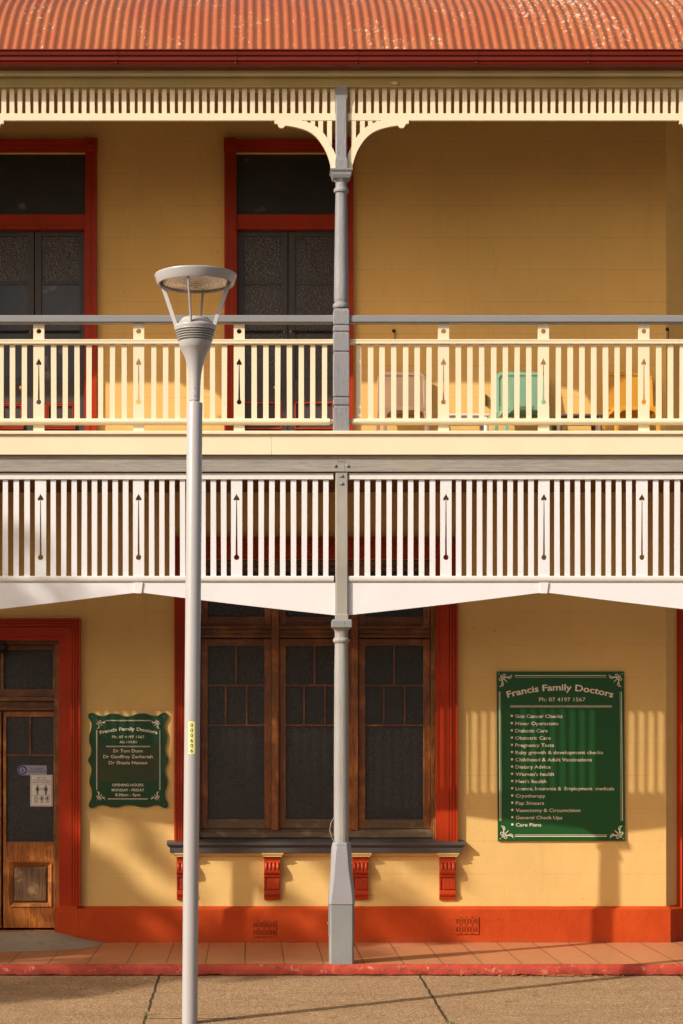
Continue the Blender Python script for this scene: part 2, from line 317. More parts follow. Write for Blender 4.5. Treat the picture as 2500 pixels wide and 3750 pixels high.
# ---------------------------------------------------------------- mesh helpers
def wloc(o):
    v = Vector((0, 0, 0))
    while o is not None: v += o.location; o = o.parent
    return v
class MB:
    def __init__(s): s.v = []; s.f = []
    def add(s, vs, fs):
        n = len(s.v); s.v += [tuple(v) for v in vs]; s.f += [tuple(i+n for i in f) for f in fs]; return s
    def box(s, x0, x1, y0, y1, z0, z1):
        if x0 > x1: x0, x1 = x1, x0
        if y0 > y1: y0, y1 = y1, y0
        if z0 > z1: z0, z1 = z1, z0
        return s.add([(x0,y0,z0),(x1,y0,z0),(x1,y1,z0),(x0,y1,z0),(x0,y0,z1),(x1,y0,z1),(x1,y1,z1),(x0,y1,z1)],
                     [(0,3,2,1),(4,5,6,7),(0,1,5,4),(1,2,6,5),(2,3,7,6),(3,0,4,7)])
    def pb(s, px0, px1, py0, py1, Yf, Yb):
        """a board whose front outline was measured on the photograph at depth Yf"""
        return s.box(X(px0, Yf), X(px1, Yf), Yf, Yb, Z(py1, Yf), Z(py0, Yf))
    def slat(s, px, hw, py0, py1, Yf, Yb, wob=.8):
        """a hand-cut batten: never quite plumb, never quite the same width"""
        a, b = random.uniform(-wob, wob), random.uniform(-wob, wob); w0, w1 = hw+random.uniform(-.6, .5), hw+random.uniform(-.6, .5)
        z0, z1 = Z(py1, Yf), Z(py0, Yf)
        q = [(px+a-w0, z0), (px+a+w0, z0), (px+b+w1, z1), (px+b-w1, z1)]
        vs = [(X(x, Yf), y, z) for y in (Yf, Yb) for x, z in q]
        return s.add(vs, [(0,1,2,3),(7,6,5,4),(0,4,5,1),(1,5,6,2),(2,6,7,3),(3,7,4,0)])
    def bar(s, a, b, w, d):
        """rectangular bar between two points, w across, d deep (along Y-ish)"""
        a = Vector(a); b = Vector(b); t = (b-a).normalized()
        up = Vector((0, 1, 0)) if abs(t.y) < .9 else Vector((0, 0, 1))
        u = t.cross(up).normalized()*w/2; v = t.cross(u).normalized()*d/2
        vs = [p+q for p in (a, b) for q in (-u-v, u-v, u+v, -u+v)]
        return s.add(vs, [(0,1,2,3),(7,6,5,4),(0,4,5,1),(1,5,6,2),(2,6,7,3),(3,7,4,0)])
    def prism(s, outer, Yf, Yb, holes=()):
        """a flat outline in X-Z, with holes, given real thickness"""
        loops = [list(outer)]+[list(h) for h in holes]
        tri = tessellate_polygon([[Vector((x, z, 0)) for x, z in lp] for lp in loops])
        flat = [p for lp in loops for p in lp]; n = len(flat)
        vs = [(x, Yf, z) for x, z in flat]+[(x, Yb, z) for x, z in flat]; fs = []
        for t in tri:
            a, b, c = [Vector(flat[i]) for i in t]
            ccw = (b-a).x*(c-a).y-(b-a).y*(c-a).x > 0
            t = tuple(t) if ccw else tuple(reversed(t))
            fs.append(t); fs.append(tuple(i+n for i in reversed(t)))
        k = 0
        for li, lp in enumerate(loops):
            area = sum(lp[i][0]*lp[(i+1) % len(lp)][1]-lp[(i+1) % len(lp)][0]*lp[i][1] for i in range(len(lp)))
            for i in range(len(lp)):
                a, b = k+i, k+(i+1) % len(lp)
                if (area > 0) == (li == 0): fs.append((b, a, a+n, b+n))
                else: fs.append((a, b, b+n, a+n))
            k += len(lp)
        return s.add(vs, fs)
    def extr(s, prof, x0, x1):
        """profile of (Y, Z) points, counter-clockwise seen from +X, run along X"""
        n = len(prof)
        vs = [(x0, y, z) for y, z in prof]+[(x1, y, z) for y, z in prof]
        fs = [(i, (i+1) % n, (i+1) % n+n, i+n) for i in range(n)]+[tuple(reversed(range(n))), tuple(range(n, 2*n))]
        return s.add(vs, fs)
    def lathe(s, prof, cx, cy, n=32, cap=True, tilt=0):
        """rings of (radius, z), optional sideways lean in X per metre"""
        vs = []
        z0 = prof[0][1]
        for r, z in prof:
            for k in range(n):
                a = 2*math.pi*k/n; vs.append((cx+r*math.cos(a)+tilt*(z-z0), cy+r*math.sin(a), z))
        fs = [(i*n+k, i*n+(k+1) % n, (i+1)*n+(k+1) % n, (i+1)*n+k) for i in range(len(prof)-1) for k in range(n)]
        if cap: fs += [tuple(reversed(range(n))), tuple(range((len(prof)-1)*n, len(prof)*n))]
        return s.add(vs, fs)
    def loft(s, rings):
        n = len(rings[0]); vs = [p for r in rings for p in r]
        fs = [(i*n+k, i*n+(k+1) % n, (i+1)*n+(k+1) % n, (i+1)*n+k) for i in range(len(rings)-1) for k in range(n)]
        fs += [tuple(reversed(range(n))), tuple(range((len(rings)-1)*n, len(rings)*n))]
        return s.add(vs, fs)
    def tube(s, pts, r, n=8):
        pts = [Vector(p) for p in pts]; rings = []
        for i, p in enumerate(pts):
            t = (pts[min(i+1, len(pts)-1)]-pts[max(i-1, 0)]).normalized()
            u = t.cross(Vector((0, 0, 1)) if abs(t.z) < .9 else Vector((0, 1, 0))).normalized(); w = t.cross(u)
            rr = r[i] if isinstance(r, (list, tuple)) else r
            rings.append([p+u*rr*math.cos(2*math.pi*k/n)+w*rr*math.sin(2*math.pi*k/n) for k in range(n)])
        return s.loft(rings)
    def build(s, name, mat, parent=None, bevel=0, smooth=False, origin=None):
        me = bpy.data.meshes.new(name)
        off = wloc(parent) if parent else Vector((0, 0, 0))
        og = Vector(origin) if origin is not None else off
        me.from_pydata([tuple(Vector(v)-og) for v in s.v], [], s.f); me.update()
        o = bpy.data.objects.new(name, me); SC.collection.objects.link(o)
        o.parent = parent; o.location = og-off
        me.materials.append(mat)
        if smooth:
            for p in me.polygons: p.use_smooth = True
            me.set_sharp_from_angle(angle=math.radians(38))
        if bevel:
            b = o.modifiers.new('bevel', 'BEVEL'); b.width = bevel; b.segments = 2; b.limit_method = 'ANGLE'; b.angle_limit = math.radians(40)
        return o
def tag(o, label=None, cat=None, group=None, kind=None):
    if label: o['label'] = label
    if cat: o['category'] = cat
    if group: o['group'] = group
    if kind: o['kind'] = kind
    return o
def thing(name, loc, label, cat, group=None):
    o = bpy.data.objects.new(name, None); SC.collection.objects.link(o); o.location = loc; o.empty_display_size = .2
    return tag(o, label, cat, group)
def part(o, label): o['label'] = label; return o
def copy_tree(o, parent, dx=0.0):
    c = o.copy(); SC.collection.objects.link(c); c.parent = parent
    c.location = o.location+Vector((dx, 0, 0))
    for ch in list(o.children): copy_tree(ch, c)
    return c
def circle(cx, cz, r, n=20, a0=0.0): return [(cx+r*math.cos(a0+2*math.pi*k/n), cz+r*math.sin(a0+2*math.pi*k/n)) for k in range(n)]
# letters as meshes: the built-in font, fitted to a measured width and height
def glyphs(text, bold=0.0):
    cu = bpy.data.curves.new('t', 'FONT'); cu.body = text; cu.offset = bold; cu.resolution_u = 3
    ob = bpy.data.objects.new('t', cu); SC.collection.objects.link(ob)
    dg = bpy.context.evaluated_depsgraph_get(); me = bpy.data.meshes.new_from_object(ob.evaluated_get(dg))
    vs = [(v.co.x, v.co.y) for v in me.vertices]; fs = [tuple(p.vertices) for p in me.polygons]
    bpy.data.objects.remove(ob); bpy.data.curves.remove(cu); bpy.data.meshes.remove(me)
    return vs, fs
def write(m, text, px0, px1, pyc, cap, Y, bold=0.0, rise=0.0):
    """one line of writing between two measured pixels, capitals `cap` pixels high, centred on pyc"""
    vs, fs = glyphs(text, bold); x0 = min(v[0] for v in vs); x1 = max(v[0] for v in vs)
    sx = (X(px1, Y)-X(px0, Y))/(x1-x0); ch = cap/S(Y)/.729; zb = Z(pyc+cap/2, Y)
    m.add([(X(px0, Y)+(x-x0)*sx, Y, zb+y*ch+rise*(x-x0)/(x1-x0)) for x, y in vs], fs)
def write_arc(m, text, px0, px1, py_mid, py_end, cap, Y, bold):
    """writing on an arch: middle baseline at py_mid, ends at py_end"""
    vs, fs = glyphs(text, bold); x0 = min(v[0] for v in vs); x1 = max(v[0] for v in vs)
    hw = (px1-px0)/2; sg = py_end-py_mid; R = (hw*hw+sg*sg)/(2*sg); th = math.asin(hw/R); cxp = (px0+px1)/2
    out = []
    for x, y in vs:
        a = ((x-x0)/(x1-x0)*2-1)*th*1.0; r = R+y*cap/.729
        out.append((X(cxp+r*math.sin(a), Y), Y, Z(py_mid+R-r*math.cos(a), Y)))
    m.add(out, fs)

# ================================================================ the setting
g = MB(); g.add([(-250,-250,-.42),(250,-250,-.42),(250,250,-.42),(-250,250,-.42)], [(0,1,2,3)])
tag(g.build('ground', M_CONC), kind='structure')
g = MB(); g.box(-120, 120, -22, -5.6, -.41, -.36); tag(g.build('road', M_ASPH), kind='structure')
g = MB()
YS = [.02, -.5, -1.2, -1.8, -2.36, -3.2, -5.5]
g.add([(x, y, -.092+(.049/2.36)*min(y, 0)) for y in YS for x in (-60, 60)]+[(-60, -5.5, -.41), (60, -5.5, -.41)],
      [(2*i+2, 2*i+3, 2*i+1, 2*i) for i in range(len(YS)-1)]+[(14, 15, 13, 12)])
tag(g.build('footpath', M_FOOT), kind='structure')
# the tiled verandah floor and its red kerb
g = MB(); g.box(-9, 9, .012, YW+.4, -.3, 0); tag(g.build('verandah_tile_floor', M_TILE), kind='structure')
g = MB(); N = 420; rows = []
for i in range(N+1):
    x = -6+12*i/N
    w = lambda k, s=3.1: noise.noise(Vector((x*s, k*7.3, 0)))
    dep = .010*w(1)+.006*w(2, 13)
    bot = -.094+.016*max(0, w(3, 5)-.05)+.008*w(4, 21)
    rows.append([(x, .012, .003+.002*w(5)), (x, -.004, .003+.003*w(6)), (x, -.018+dep*.4, -.012), (x, -.026+dep, -.045), (x, -.022+dep*1.3, bot+.012), (x, .0, bot), (x, .012, bot)])
k = len(rows[0]); g.add([p for r in rows for p in r], [(i*k+j, i*k+j+1, (i+1)*k+j+1, (i+1)*k+j) for i in range(N) for j in range(k-1)])
tag(g.build('kerb', M_KERB, smooth=True), kind='structure')
g = MB()      # concrete ramp up to the doorway
edge = [(377,3451),(372,3460),(352,3468),(312,3474),(232,3480),(156,3484),(78,3486),(0,3488),(-120,3488),(-300,3478)]
bp = []
for px, py in edge:
    s_ = (py-VY)/ZC; bp.append(Vector(((px-VX)/s_, FPX/s_-D0, .001)))
bp[0] = Vector((X(377, 1.713), 1.713, .001))
tp = [Vector((X(204, 1.713)+(-1.6)*max(0, (i-1))/8 if i > 0 else X(204, 1.713), 1.713, .098)) for i in range(len(bp))]
R_ = []
for i in range(len(bp)):
    for j in range(9):
        u = j/8; p = tp[i].lerp(bp[i], u); p.z = .098*(1-u)**1.15+.002; R_.append(p)
g.add(R_, [(i*9+j, i*9+j+1, (i+1)*9+j+1, (i+1)*9+j) for i in range(len(bp)-1) for j in range(8)])
tag(g.build('entrance_ramp', M_CONC, smooth=True), kind='structure')

# ================================================================ the building
BLD = thing('verandah_building', (0, YW, 0), 'two storey yellow rendered building with a timber lattice verandah and an orange iron roof', 'building')
PITCH = 1480/S(.085)          # distance between verandah posts
XP = X(1250, .085)            # the post in view
# openings: (x0, x1, z0, z1)
DXC = X(3, YW)                # centre of the entrance door
dl = (2*DXC-X(218, YW), X(218, YW), .1, Z(2345, YW))
wl = (X(719, YW), X(1593, YW), Z(3084, YW), Z(2046, YW))
d2 = (X(866, YW), X(1248, YW), 4.49, Z(557, YW))
d1c = X(123, YW); hw2 = (d2[1]-d2[0])/2; d1 = (d1c-hw2, d1c+hw2, 4.49, d2[3])
XE = X(2437, YW)              # where the wall turns away at forty-five degrees
m = MB(); TH = .35
m.box(-9, dl[0], YW, YW+TH, 0, 4.2); m.box(dl[0], dl[1], YW, YW+TH, dl[3], 4.2)
m.box(dl[1], wl[0], YW, YW+TH, 0, 4.2); m.box(wl[0], wl[1], YW, YW+TH, 0, wl[2]); m.box(wl[0], wl[1], YW, YW+TH, wl[3], 4.2)
m.box(wl[1], XE, YW, YW+TH, 0, 4.2)
m.add([(XE, YW, 0), (XE+1.6, YW+1.6, 0), (XE+1.6, YW+1.6, 4.2), (XE, YW, 4.2), (XE, YW+TH, 0), (XE+1.3, YW+1.65, 0), (XE+1.3, YW+1.65, 4.2), (XE, YW+TH, 4.2)], [(0,1,2,3),(7,6,5,4)])
m.build('ground_floor_wall', MW_L, BLD)
m = MB()
m.box(-9, d1[0], YW, YW+TH, 4.2, 8.3); m.box(d1[0], d1[1], YW, YW+TH, d1[3], 8.3); m.box(d1[1], d2[0], YW, YW+TH, 4.2, 8.3)
m.box(d2[0], d2[1], YW, YW+TH, d2[3], 8.3); m.box(d2[1], XE, YW, YW+TH, 4.2, 8.3)
XEu = X(2433, YW)
m.add([(XE, YW, 4.2), (XE+1.6, YW+1.6, 4.2), (XE+1.6, YW+1.6, 8.3), (XE, YW, 8.3), (XE, YW+TH, 4.2), (XE+1.3, YW+1.65, 4.2), (XE+1.3, YW+1.65, 8.3), (XE, YW+TH, 8.3)], [(0,1,2,3),(7,6,5,4)])
m.build('upper_floor_wall', MW_U, BLD)
m = MB(); m.box(-9, XE+1.3, YW+.33, YW+.5, 0, 7.9); m.box(XE+1.5, 9, YW+1.65, YW+1.8, 0, 7.9); m.build('unseen_backing', M_VOID, BLD)  # added black backing, keeps sun from leaking in behind the front walls
# plinth with a sloping top
YP = YW-.05; zt, zb_ = Z(3318, YW), Z(3331, YP)
m = MB(); xl = X(203, YP); xe = XE+.03
N = 90
pr = []
for i in range(N+1):
    x = xl+(xe-xl)*i/N; d = .0035*noise.noise(Vector((x*4, 0, 3)))
    pr.append([(x, YP, -.02), (x, YP+d, zb_*.5), (x, YP+.001, zb_+d), (x, YW+.002, zt+d*.5), (x, YW+.1, zt)])
m.add([p for r in pr for p in r], [(i*5+j, (i+1)*5+j, (i+1)*5+j+1, i*5+j+1) for i in range(N) for j in range(4)])
m.add([(xl, YP, -.02), (xl, YP, zb_), (xl, YW, zt), (xl, YW+.12, zt), (xl, YW+.12, -.02)], [(0,1,2,3,4)])
m.add([(xe, YP, -.02), (xe+1.2, YP+1.2, -.02), (xe+1.2, YP+1.2, zb_), (xe, YP, zb_), (XE+1.2, YW+1.2, zt), (XE, YW, zt)], [(0,1,2,3),(3,2,4,5)])
m.build('plinth', M_PLINTH, BLD)
m = MB(); m.box(-9, 2*DXC-xl, YP, YW+.02, -.02, zb_); m.build('plinth', M_PLINTH, BLD)

# pierced terracotta air vents in the plinth
def vent(px0, px1, py0, py1):
    Y = YP-.009; w = px1-px0; h = py1-py0; holes = []
    P = lambda x, y: (X(px0+x*w, Y), Z(py0+y*h, Y))
    def arc(cx, cy, r0, r1, a0, a1, n=7):
        o = [(cx+r1*math.cos(a0+(a1-a0)*i/n), cy+r1*math.sin(a0+(a1-a0)*i/n)*w/h) for i in range(n+1)]
        q = [(cx+r0*math.cos(a1+(a0-a1)*i/n), cy+r0*math.sin(a1+(a0-a1)*i/n)*w/h) for i in range(n+1)]
        return [P(*p) for p in o+q]
    for r in (.26, .74):
        for i in range(4):
            cx = .14+.24*i
            for q in range(4):
                a = math.pi/2*q+.2; holes.append(arc(cx, r, .078, .108, a, a+1.17))
            for q in range(2): holes.append(arc(cx, r, .030, .060, math.pi*q+.5-1.57, math.pi*q+2.64-1.57))
    for i in range(3):
        for y, s in ((.47, 1), (.53, -1), (.03, -1), (.97, 1)):
            cx = .26+.24*i; holes.append([P(cx-.045, y), P(cx, y-.07*s), P(cx+.045, y)])
    f = MB(); f.prism([P(0, 0), P(1, 0), P(1, 1), P(0, 1)], Y, Y+.004, holes)
    o = f.build('air_vent', M_PLINTH, BLD)
    b = MB(); b.box(X(px0, Y), X(px1, Y), Y+.0045, Y+.0052, Z(py1, Y), Z(py0, Y)); b.build('vent_shade_sheet', M_VOID, o); return o  # thin black sheet painted as the shade inside the vent holes
part(vent(926, 1011, 3371, 3431), 'pierced plinth vent left of the verandah post')
part(vent(1664, 1750, 3357, 3421), 'pierced plinth vent right of the verandah post')

def band(parent, x0, x1, z0, z1, width, top=True, base=0, mats=(M_RED, M_REDH), Yf=YW-.035):
    """moulded architrave round an opening (x0..x1, up to z1): three stepped bands"""
    vs_ = {-1: MB(), 1: MB()}; hh = MB()
    for a, b, y in ((0, .2, Yf+.014), (.2, .60, Yf), (.60, .63, Yf+.014), (.63, .73, Yf-.006), (.73, .76, Yf+.012), (.76, .86, Yf-.012), (.86, .89, Yf+.010), (.89, 1.0, Yf-.020)):
        for sgn, xe_ in ((-1, x0), (1, x1)):
            vs_[sgn].box(xe_+sgn*a*width, xe_+sgn*b*width, y, YW+.02, z0, z1+a*width if top else z1)
        if top: hh.box(x0-b*width, x1+b*width, y-.0015, YW+.02, z1+a*width, z1+b*width)
    for q in vs_.values(): q.build('architrave', mats[0], parent)
    if top: hh.build('architrave', mats[1], parent)

# ---- entrance door, ground floor
def entrance():
    D = bpy.data.objects.new('entrance_door', None); SC.collection.objects.link(D); D.parent = BLD; D.location = (DXC, 0, 0)
    x0, x1 = dl[0], dl[1]; Yj = YW+.05; Yl = YW+.12
    wd = X(298, YW)-X(218, YW)
    band(D, x0, x1, Z(3318, YW), dl[3], wd)
    for sgn, xx in ((1, x1), (-1, x0)):
        b = MB(); b.box(xx-sgn*.02, xx+sgn*(wd-.018), YW-.052, YW+.02, .0, Z(3332, YW)-.001); b.box(xx-sgn*.004, xx+sgn*(wd-.03), YW-.044, YW+.02, Z(3332, YW), Z(3316, YW))
        b.build('plinth_block', M_PLINTH, D, bevel=.006)
    f = MB(); j0 = X(215, YW); k0 = 2*DXC-j0
    for a, b_ in ((x0, 2*DXC-X(203, Yl)), (X(203, Yl), x1)): f.box(a, b_, Yj, Yl+.05, .1, dl[3])
    f.build('frame', M_WOOD, D)
    f = MB()
    f.box(x0, x1, Yj-.004, Yl+.05, Z(2360, Yj), dl[3])                                     # head strip
    f.box(2*DXC-X(203, Yl), X(203, Yl), Yl+.0, Yl+.045, Z(2380, Yl), Z(2361, Yl)); f.box(2*DXC-X(203, Yl), X(203, Yl), Yl, Yl+.045, Z(2552, Yl), Z(2523, Yl))
    f.box(x0+.001, x1-.001, Yj+.01, Yl+.05, Z(2568, Yl), Z(2553, Yl)); f.box(x0+.001, x1-.001, Yl-.005, Yl+.05, Z(2590, Yl), Z(2568, Yl)); f.box(x0+.001, x1-.001, Yj+.02, Yl+.05, Z(2602, Yl), Z(2590, Yl))
    f.build('transom_rail', M_WOODH, D, bevel=.003)
    for e0, e1 in ((-.012, .012), (X(195, Yl)-DXC, X(204, Yl)-DXC), (DXC-X(204, Yl), DXC-X(195, Yl))):
        f = MB(); f.box(DXC+e0, DXC+e1, Yl+.002, Yl+.045, Z(2523, Yl), Z(2380, Yl)); f.build('transom_stile', M_WOOD, D)
    for sg in (1, -1):
        gl = MB(); gl.box(DXC+sg*.012, DXC+sg*(X(195, Yl)-DXC), Yl+.03, Yl+.04, Z(2523, Yl), Z(2380, Yl)); gl.build('transom_pane', M_GLASSL, D)
    for sg in (1, -1):
        def xx(px): return DXC+sg*(X(px, Yl)-DXC)
        L = MB()
        zt_, zb = Z(2605, Yl), Z(3398, Yl)
        L.box(xx(4), xx(24), Yl, Yl+.045, zb, zt_); L.box(xx(198), xx(216), Yl, Yl+.045, zb, zt_)
        L.box(xx(24), xx(198), Yl+.001, Yl+.045, Z(2625, Yl), zt_); L.box(xx(24), xx(198), Yl+.001, Yl+.045, zb, Z(3320, Yl)); L.box(xx(24), xx(198), Yl+.001, Yl+.045, Z(3158, Yl), Z(3083, Yl))
        L.box(xx(24), xx(36), Yl+.001, Yl+.045, Z(3320, Yl), Z(3158, Yl)); L.box(xx(190), xx(198), Yl+.001, Yl+.045, Z(3320, Yl), Z(3158, Yl))
        leaf = L.build('door_leaf', M_WOODDOOR, D, bevel=.003)
        mu = MB(); mu.box(xx(107.5), xx(114.5), Yl+.006, Yl+.04, Z(2762, Yl), Z(2625, Yl)); mu.box(xx(24), xx(198), Yl+.005, Yl+.04, Z(2770, Yl), Z(2762, Yl))
        mu.build('glazing_bar', M_WOODH, D)
        gl = MB(); gl.box(xx(24), xx(198), Yl+.022, Yl+.03, Z(3083, Yl), Z(2625, Yl)); gl.build('door_pane', M_GLASSL, D)
        mo = MB()   # moulding round the lower panel, then the raised panel itself
        A = [(36, 3158), (190, 3158), (190, 3320), (36, 3320)]; Bq = [(50, 3172), (176, 3172), (176, 3306), (50, 3306)]
        vv = [(xx(px), y, Z(py, Yl)) for q, y in ((A, Yl-.012), (Bq, Yl+.014)) for px, py in q]+[(xx(px), Yl+.03, Z(py, Yl)) for px, py in A]
        mo.add(vv, [(i, (i+1) % 4, (i+1) % 4+4, i+4) for i in range(4)]+[(i, (i+1) % 4, (i+1) % 4+8, i+8) for i in range(4)])
        mo.build('panel_moulding', M_WOODDOOR, D)
        pn = MB(); Pi = [(58, 3181), (168, 3181), (168, 3298), (58, 3298)]
        vv = [(xx(px), y, Z(py, Yl)) for q, y in ((Bq, Yl+.022), (Pi, Yl+.006)) for px, py in q]
        pn.add(vv, [(i, (i+1) % 4, (i+1) % 4+4, i+4) for i in range(4)]+[(4, 5, 6, 7)])
        pn.build('raised_panel', M_PANEL, D)
    th = MB(); th.box(x0, x1, YW-.045, Yl+.05, .02, .098); th.build('threshold', M_TILE, D, bevel=.004)
    return D
entrance()

# ---- triple casement window, ground floor
def window():
    D = bpy.data.objects.new('casement_window', None); SC.collection.objects.link(D); D.parent = BLD; D.location = (X(1156, YW), 0, 0)
    x0, x1, z0, z1 = wl; Yj = YW+.055; Yl = YW+.11
    band(D, x0, x1, Z(3088, YW-.04), z1, X(1672, YW)-X(1593, YW))
    f = MB()
    f.box(x0, X(736, Yl), Yj, Yl+.05, z0, z1); f.box(X(1574, Yl), x1, Yj, Yl+.05, z0, z1)
    f.box(x0+.001, X(725, YW), Yj-.02, Yl, z0, z1); f.box(X(1586, YW), x1-.001, Yj-.02, Yl, z0, z1)
    for a, b in ((996, 1022), (1285, 1309)): f.box(X(a, Yj), X(b, Yj), Yj+.005, Yl+.05, Z(3040, Yl), z1)
    f.build('frame', M_WOOD, D, bevel=.003)
    f = MB(); xa, xb = X(736, Yl), X(1574, Yl)
    f.box(xa, xb, Yj+.03, Yl+.05, Z(2072, Yl), z1)
    for a, b in ((736, 996), (1022, 1285), (1309, 1574)):
        a, b = X(a, Yl)+.001, X(b, Yl)-.001
        f.box(a, b, Yj+.015, Yl+.05, Z(2304, Yl), Z(2291, Yl)); f.box(a, b, Yl-.01, Yl+.05, Z(2324, Yl), Z(2304, Yl)); f.box(a, b, Yj+.025, Yl+.05, Z(2336, Yl), Z(2324, Yl))
    f.build('transom_rail', M_WOODH, D, bevel=.003)
    f = MB(); f.extr([(Yj-.01, Z(3066, Yl)), (Yl+.05, Z(3066, Yl)), (Yl+.05, Z(3034, Yl)), (Yl-.01, Z(3036, Yl)), (Yj-.01, Z(3048, Yl))], x0+.002, x1-.002)
    f.build('sub_sill', M_WOODOLD, D, bevel=.003)
    sashes = ((737, 995), (1023, 1284), (1310, 1573))
    for a, b in sashes:
        for (t_, b_, gt, gb) in ((2074, 2290, 2092, 2258), (2339, 3034, 2366, 3000)):
            sa, sb = X(a, Yl), X(b, Yl); ga, gb_ = X(a+25, Yl), X(b-25, Yl)
            for e0, e1 in ((sa, ga), (gb_, sb)): q = MB(); q.box(e0, e1, Yl, Yl+.04, Z(b_, Yl), Z(t_, Yl)); q.build('sash_stile', M_WOOD, D, bevel=.003)
            q = MB(); q.box(ga, gb_, Yl+.001, Yl+.04, Z(gt, Yl), Z(t_, Yl)); q.build('sash_rail', M_WOODH, D, bevel=.003)
            q = MB(); q.box(ga, gb_, Yl+.001, Yl+.04, Z(b_, Yl), Z(gb, Yl)); q.build('sash_rail', M_WOODOLD if gb > 2900 else M_WOODH, D, bevel=.003)
            q = MB(); q.box(ga, gb_, Yl+.022, Yl+.03, Z(gb, Yl), Z(gt, Yl)); q.build('pane', M_GLASSL, D)
        c = (a+b)/2; q = MB(); ga, gb_ = X(a+25, Yl), X(b-25, Yl)
        q.box(X(c-3.5, Yl), X(c+3.5, Yl), Yl+.008, Yl+.035, Z(2507, Yl), Z(2366, Yl))
        for e in (-38.5, 38.5): q.box(X(c+e-3.2, Yl), X(c+e+3.2, Yl), Yl+.008, Yl+.035, Z(2653, Yl), Z(2513, Yl))
        for y in (2510, 2656): q.box(ga, gb_, Yl+.006, Yl+.035, Z(y+3.2, Yl), Z(y-3.2, Yl))
        q.build('glazing_bar', M_WOODH, D)
    # sill: sloping top, nosing, flat face
    pj = .094; Y1 = YW-pj; x0s, x1s = X(612, Y1), X(1702, Y1)
    q = MB(); q.extr([(Y1, Z(3096, Y1)), (YW+.1, Z(3096, Y1)), (YW+.1, Z(3067, YW+.05)), (Y1+.004, Z(3086, Y1)), (Y1-.001, Z(3090, Y1))], x0s, x1s)
    q.extr([(Y1+.014, Z(3102, Y1)), (YW+.05, Z(3102, Y1)), (YW+.05, Z(3097, Y1)), (Y1+.004, Z(3096.5, Y1))], x0s+.008, x1s-.008)
    Y2 = YW-.072; q.box(X(623, Y2), X(1690, Y2), Y2, YW+.05, Z(3123, Y2), Z(3102.2, Y2))
    q.build('sill', M_SILL, D, bevel=.002)
    q = MB(); Y3 = YW-.03; q.extr([(Y3, Z(3133, Y3)), (YW+.02, Z(3139, Y3)), (YW+.02, Z(3123.5, Y3)), (Y3-.008, Z(3123.5, Y3))], X(640, Y3), X(1674, Y3)); q.build('bed_moulding', MW_L, D)
    for cx in (677.5, 997.5, 1317, 1636.5):
        hw = 30/S(YW); xc = X(cx, YW-.04)
        q = MB()   # cap
        prof = [(.086, 3124), (.084, 3129), (.074, 3133), (.072, 3138), (0, 3138), (0, 3124)]
        ww = [1.33, 1.30, 1.14, 1.12, 1.12, 1.33]
        vs = [(xc+sg*hw*w, YW-p, Z(y, YW-p)) for sg in (-1, 1) for (p, y), w in zip(prof, ww)]
        n = 6; q.add(vs, [(i, (i+1) % n, (i+1) % n+n, i+n) for i in range(n)]+[tuple(range(n)), tuple(reversed(range(n, 2*n)))])
        cap = q.build('corbel_cap', M_CREAMD, D, bevel=.0015)
        cap.data.materials[0] = MW_L
        q = MB()   # scroll body
        prof = [(0, 3139), (.048, 3139), (.044, 3152), (.047, 3156), (.062, 3164), (.074, 3174), (.079, 3185), (.077, 3193), (.066, 3199), (.046, 3201), (.048, 3204), (.05, 3207), (.046, 3211), (.026, 3213),
                (.026, 3257), (.034, 3260), (.043, 3266), (.045, 3273), (.041, 3278), (.030, 3281), (.026, 3288), (.022, 3294), (0, 3295)]
        q.extr([(YW-p, Z(y, YW)) for p, y in prof], xc-hw*.97, xc+hw*.97)
        body = q.build('corbel', M_CORBEL, D)
        q = MB()   # scroll lobes and flutes
        for i in range(4):
            a = xc+hw*(-.93+.47*i+.02); b_ = a+hw*.40
            rr = []
            for t in range(9):
                u = t/8; y = 3157+41*u; pj_ = .052+.036*math.sin(math.pi*(.12+.80*u)); mid = (a+b_)/2; ww_ = (b_-a)/2*(1 if u < .7 else 1-(u-.7)*1.2)
                rr.append([(mid+ww_*math.cos(math.pi*k/6), YW-pj_+.012*(1-math.sin(math.pi*k/6))**1.0, Z(y, YW)) for k in range(7)]+[(mid-ww_, YW-.03, Z(y, YW)), (mid+ww_, YW-.03, Z(y, YW))])
            q.loft(rr)
        for i in range(4):
            a = xc+hw*(-.92+.475*i); b_ = a+hw*(.40 if i else .16)
            if i == 0: a = xc-hw*.95; b_ = xc-hw*.80
            q.box(a, b_, YW-.038, YW-.02, Z(3255, YW), Z(3214, YW))
        for a, b_ in ((-.62, -.32), (-.12, .18), (.40, .68)): q.tube([(xc+hw*(a+b_)/2, YW-.028, Z(3216, YW)), (xc+hw*(a+b_)/2, YW-.028, Z(3254, YW))], .011, 8)
        q.build('scroll_fluting', M_CORBEL, body, smooth=True)
    return D
window()

